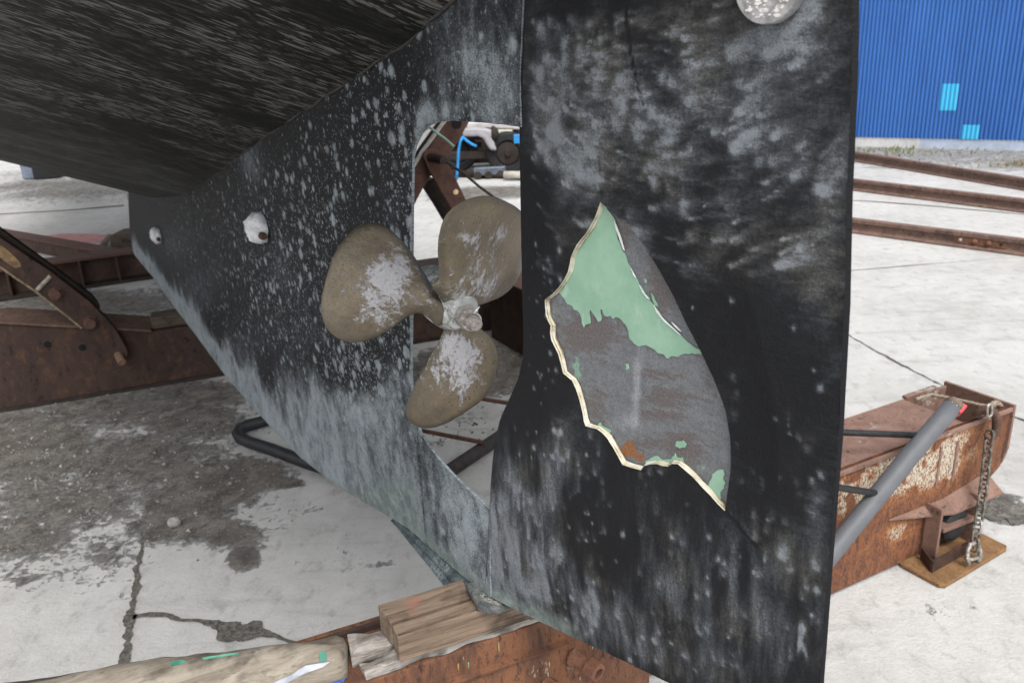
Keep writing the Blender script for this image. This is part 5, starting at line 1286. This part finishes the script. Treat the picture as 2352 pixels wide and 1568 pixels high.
m = MB(); m.prism([pu - ud * (.010 + .014 * math.cos(a)) + ud.cross(sdn) * (.0262 if ud.cross(sdn).dot(CAMP - pu) > 0 else -.0262) + sdn * .009 * math.sin(a) for a in np.linspace(0, 5.6, 9)], (CAMP - pu).normalized() * .002); m.build('green_mark', plain('green_mark', (.16, .36, .3), .6), pipe)
def stick(p, q, r, name, mat, par): m = MB(); m.tube([p, p.lerp(q, .5), q], r, 10); return m.build(name, mat, par, smooth=True)
m_rod = plain('black_rod', (.016, .016, .017), .45, 0, .5, 60)
f1_, f2_ = on_plane(2112, 990, pu, RN), on_plane(2005, 1124, pu, RN)
def near_pipe(px, py):
    best = min((((CAMP + ray(px, py).normalized() * ((pd.lerp(pu, f) - CAMP).length)) - pd.lerp(pu, f)).length, f) for f in np.linspace(-.3, 1, 131))
    return pd.lerp(pu, best[1])
q1_, q2_ = near_pipe(2118, 990), near_pipe(2008, 1126)
def toward(q, px, py): n_ = CAMP - q; n_.z = 0; return on_plane(px, py, q, n_.normalized())
r1e, r2e = toward(q1_, 1700, 984), toward(q2_, 1700, 1085)
r1e, r2e = CAMP + (r1e - CAMP) * .88, CAMP + (r2e - CAMP) * .76
stick(r1e, q1_, .010, 'rod', m_rod, pipe)
stick(r2e, q2_, .010, 'rod', m_rod, pipe)
stick(r2e + (r2e - r1e) * 1.2, r1e + (r1e - r2e) * .1, .0255, 'pipe_sleeve', m_pipe, pipe)
m_rustrod = rust_mat('rusty_rod', (.06, .033, .025), (.13, .06, .035), (.03, .02, .017), scale=4)
stick(on_z(1040, 905, .09), on_z(1165, 925, .09), .010, 'rod', m_rustrod, pipe)
stick(on_z(900, 975, .09), on_z(1110, 1016, .09), .010, 'rod', m_rustrod, pipe)
hp = [on_z(*p, .03) for p in ((690, 940), (640, 957), (600, 968), (570, 976), (552, 985), (546, 995), (552, 1006), (572, 1015), (620, 1030), (700, 1060), (860, 1110))]
m = MB(); m.tube(hp, .028, 14)
tag(m.build('pipe_hoop', plain('black_pipe', (.022, .023, .026), .5, 0, .3, 20), None, smooth=True), 'bent black pipe lying on the concrete behind the lower keel edge', 'pipe')
A_, B_ = on_z(930, 1150, .05), on_z(1200, 968, .05)
m = MB(); m.tube([A_, A_.lerp(B_, .5), B_], .030, 14)
tag(m.build('pipe_length', rust_mat('dark_pipe', (.030, .031, .034), (.045, .045, .048), (.11, .05, .03), scale=1.5, stretch=(1, 1, 1)), None, smooth=True), 'straight dark pipe on the ground seen below the propeller through the opening', 'pipe')

# ---- boat trailer with outboard behind the opening
Ta = on_z(1120, 402); Tn = V((-Ta.x, -Ta.y, 0)).normalized(); Tt = Z.cross(Tn) * 1.0
if Tt.x < 0: Tt = -Tt
def txz(X, Y): p = on_plane(*zK(X, Y), Ta, Tn); return ((p - Ta).dot(Tt), p.z)
tp = lambda x, z, o=0: Ta + Tt * x + Z * z + Tn * o
tr = thing('boat_trailer', Ta, 'old boat trailer with dark tyres and grey outboard far behind the opening', 'boat trailer')
m_tyre = plain('tyre_rubber', (.014, .014, .015), .8, 0, .4, 30)
for X, o in ((1270, .0), (660, -.5), (1290, -1.3)):
    x, z = txz(X, 470); r_ = .30
    m = MB(); m.lathe(tp(x, r_, o) - Tn * .1, Tn, [(0, r_ * .62), (.0, r_ * .9), (.03, r_), (.17, r_), (.2, r_ * .9), (.2, r_ * .62), (.16, r_ * .55), (.16, .02)], 32); wh = m.build('wheel', m_tyre, tr, smooth=False, bevel=.01)
    m = MB(); m.lathe(tp(x, r_, o) + Tn * .062, Tn, [(0, r_ * .54), (.02, r_ * .5), (.03, .05), (.06, .04)], 20); m.build('rim', m_darkst, wh)
def tbox(X0, Y0, X1, Y1, o, thick, name, mat, bev=.01):
    a, b_ = txz(X0, Y0), txz(X1, Y1); m = MB()
    m.hexa([tp(a[0], b_[1], o), tp(b_[0], b_[1], o), tp(b_[0], b_[1], o - thick), tp(a[0], b_[1], o - thick)], [tp(a[0], a[1], o), tp(b_[0], a[1], o), tp(b_[0], a[1], o - thick), tp(a[0], a[1], o - thick)]); return m.build(name, mat, tr, bevel=bev)
tbox(560, 455, 1400, 505, .02, .12, 'axle', m_darkst)
tbox(560, 245, 1420, 300, -.25, .1, 'chassis', m_darkst)
tbox(540, 390, 960, 440, -.55, .1, 'chassis', m_darkst)
tbox(520, 225, 1460, 640, -.75, .4, 'dark_fill', m_darkst, .03)  # plain dark box added to fill in the darkness behind the trailer wheels
m_ob = plain('outboard_grey', (.30, .29, .31), .45, 0, .12, 10)
m = MB(); m.prism([tp(*txz(X, Y), .2) for X, Y in ((730, 150), (880, 140), (1000, 150), (1075, 170), (1100, 200), (1100, 235), (1080, 262), (1110, 320), (1140, 415), (1060, 410), (1010, 330), (985, 275), (920, 245), (740, 250))], -Tn * .12); m.build('outboard', m_ob, tr, bevel=.03)
x, z = txz(1085, 210); m = MB(); m.lathe(tp(x - .01, z, .14), Tt, [(0, .09), (.03, .10), (.08, .07), (.1, .03)], 16); m.build('propeller_hub', m_darkst, tr, smooth=True)
m = MB(); m.prism([tp(*txz(X, Y), .0) for X, Y in ((1120, 180), (1330, 180), (1330, 235), (1230, 240), (1180, 260), (1130, 240))], -Tn * .1); m.build('bracket', plain('pale_alloy', (.50, .50, .40), .5, .2, .2, 12), tr, bevel=.01)
m = MB(); m.prism([tp(*txz(X, Y), .0) for X, Y in ((770, 90), (1420, 90), (1420, 182), (1000, 165), (800, 200))], -Tn * .4); m.build('hull_underside', plain('pale_hull', (.42, .40, .40), .6, 0, .2, 6), tr, bevel=.02)
m_blue2 = plain('blue_strap', (.02, .22, .52), .6, 0, .25, 12)
m = MB(); m.tube([tp(*txz(X, Y), .34) for X, Y in ((745, 235), (712, 290), (692, 400), (686, 520), (678, 640), (664, 735))], .019, 8)
tag(m.build('strap', m_blue2, None, smooth=True), 'bright blue strap hanging down in front of the old trailer', 'strap')
m = MB(); m.tube([tp(*txz(X, Y), .30) for X, Y in ((735, 240), (790, 290), (850, 330), (900, 350))], .018, 8); m.build('tie_rope', m_blue2, tr, smooth=True)
m = MB(); x, z = txz(1375, 265); m.box(tp(x, z, .3), Tt * .05, Tn * .03, Z * .06); m.build('reflector', m_blue2, tr, bevel=.01)
A_, B_ = on_z(*zK(560, 745)), on_z(*zK(1500, 775))
m = MB(); m.tube([A_ + Z * .05, B_ + Z * .05], .05, 10)
tag(m.build('pole', m_darkst, None, smooth=True), 'dark pole lying on the ground in front of the old trailer wheels', 'pole')
m = MB(); c = on_z(*zK(1060, 748), .0); m.box(c + Z * .11 + Tn * .15, Tt * .22, Tn * .05, Z * .055); bx = thing('jack', c, 'low blue grey jack resting beside the trailer wheel', 'jack')
m.build('jack_body', plain('jack_steel', (.11, .13, .16), .4, .4, .3, 20), bx, bevel=.012)
for k_ in (-.17, -.02, .15):
    m = MB(); m.lathe(c + Z * .056 + Tn * .155 + Tt * k_, Tn, [(0, .055), (.05, .055)], 14); m.build('roller', m_darkst, bx)
m = MB(); m.tube([on_z(*zK(1230, 720), .08), on_z(*zK(1450, 720), .08)], .05, 12)
tag(m.build('pole', plain('pale_pole', (.40, .37, .33), .8, 0, .2, 10), None, smooth=True), 'pale round pole lying by the jack behind the rudder edge', 'pole')

# ---- loose stones
m_stone = plain('stone', (.33, .32, .30), .9, 0, .25, 30)
c = on_z(402, 1207)
m = MB(); lump(m, c + Z * .016, V((.026, .006, 0)), V((-.005, .019, 0)), Z * .022, 11, .22, 12, 8)
tag(m.build('stone', m_stone), 'fist sized angular grey stone lying alone on the dark dirt', 'stone')
rr = random.Random(31); m = MB()
for k in range(900):
    px, py = rr.uniform(-20, 640), rr.triangular(880, 1330, 1050)
    if px > 480 and py > 1150 or (px > 560 and py < 1040): continue
    c = on_z(px, py); r_ = rr.choice((.0014, .0018, .002, .0025, .003, .004, .006))
    a = rr.uniform(0, 6.28)
    m.box(c + Z * r_ * .55, V((math.cos(a), math.sin(a), 0)) * r_, V((-math.sin(a), math.cos(a), 0)) * r_ * rr.uniform(.5, .9), Z * r_ * .6 + V((rr.uniform(-.3, .3), rr.uniform(-.3, .3), 0)) * r_)
for k in range(160):
    px, py = rr.uniform(960, 1190), rr.uniform(800, 1010)
    c = on_z(px, py); r_ = rr.choice((.003, .004, .006)); a = rr.uniform(0, 6.28)
    m.box(c + Z * r_ * .5, V((math.cos(a), math.sin(a), 0)) * r_, V((-math.sin(a), math.cos(a), 0)) * r_ * .7, Z * r_ * .6)
setting(m.build('gravel', plain('gravel', (.25, .24, .22), .9, 0, .7, 14)), 'stuff')
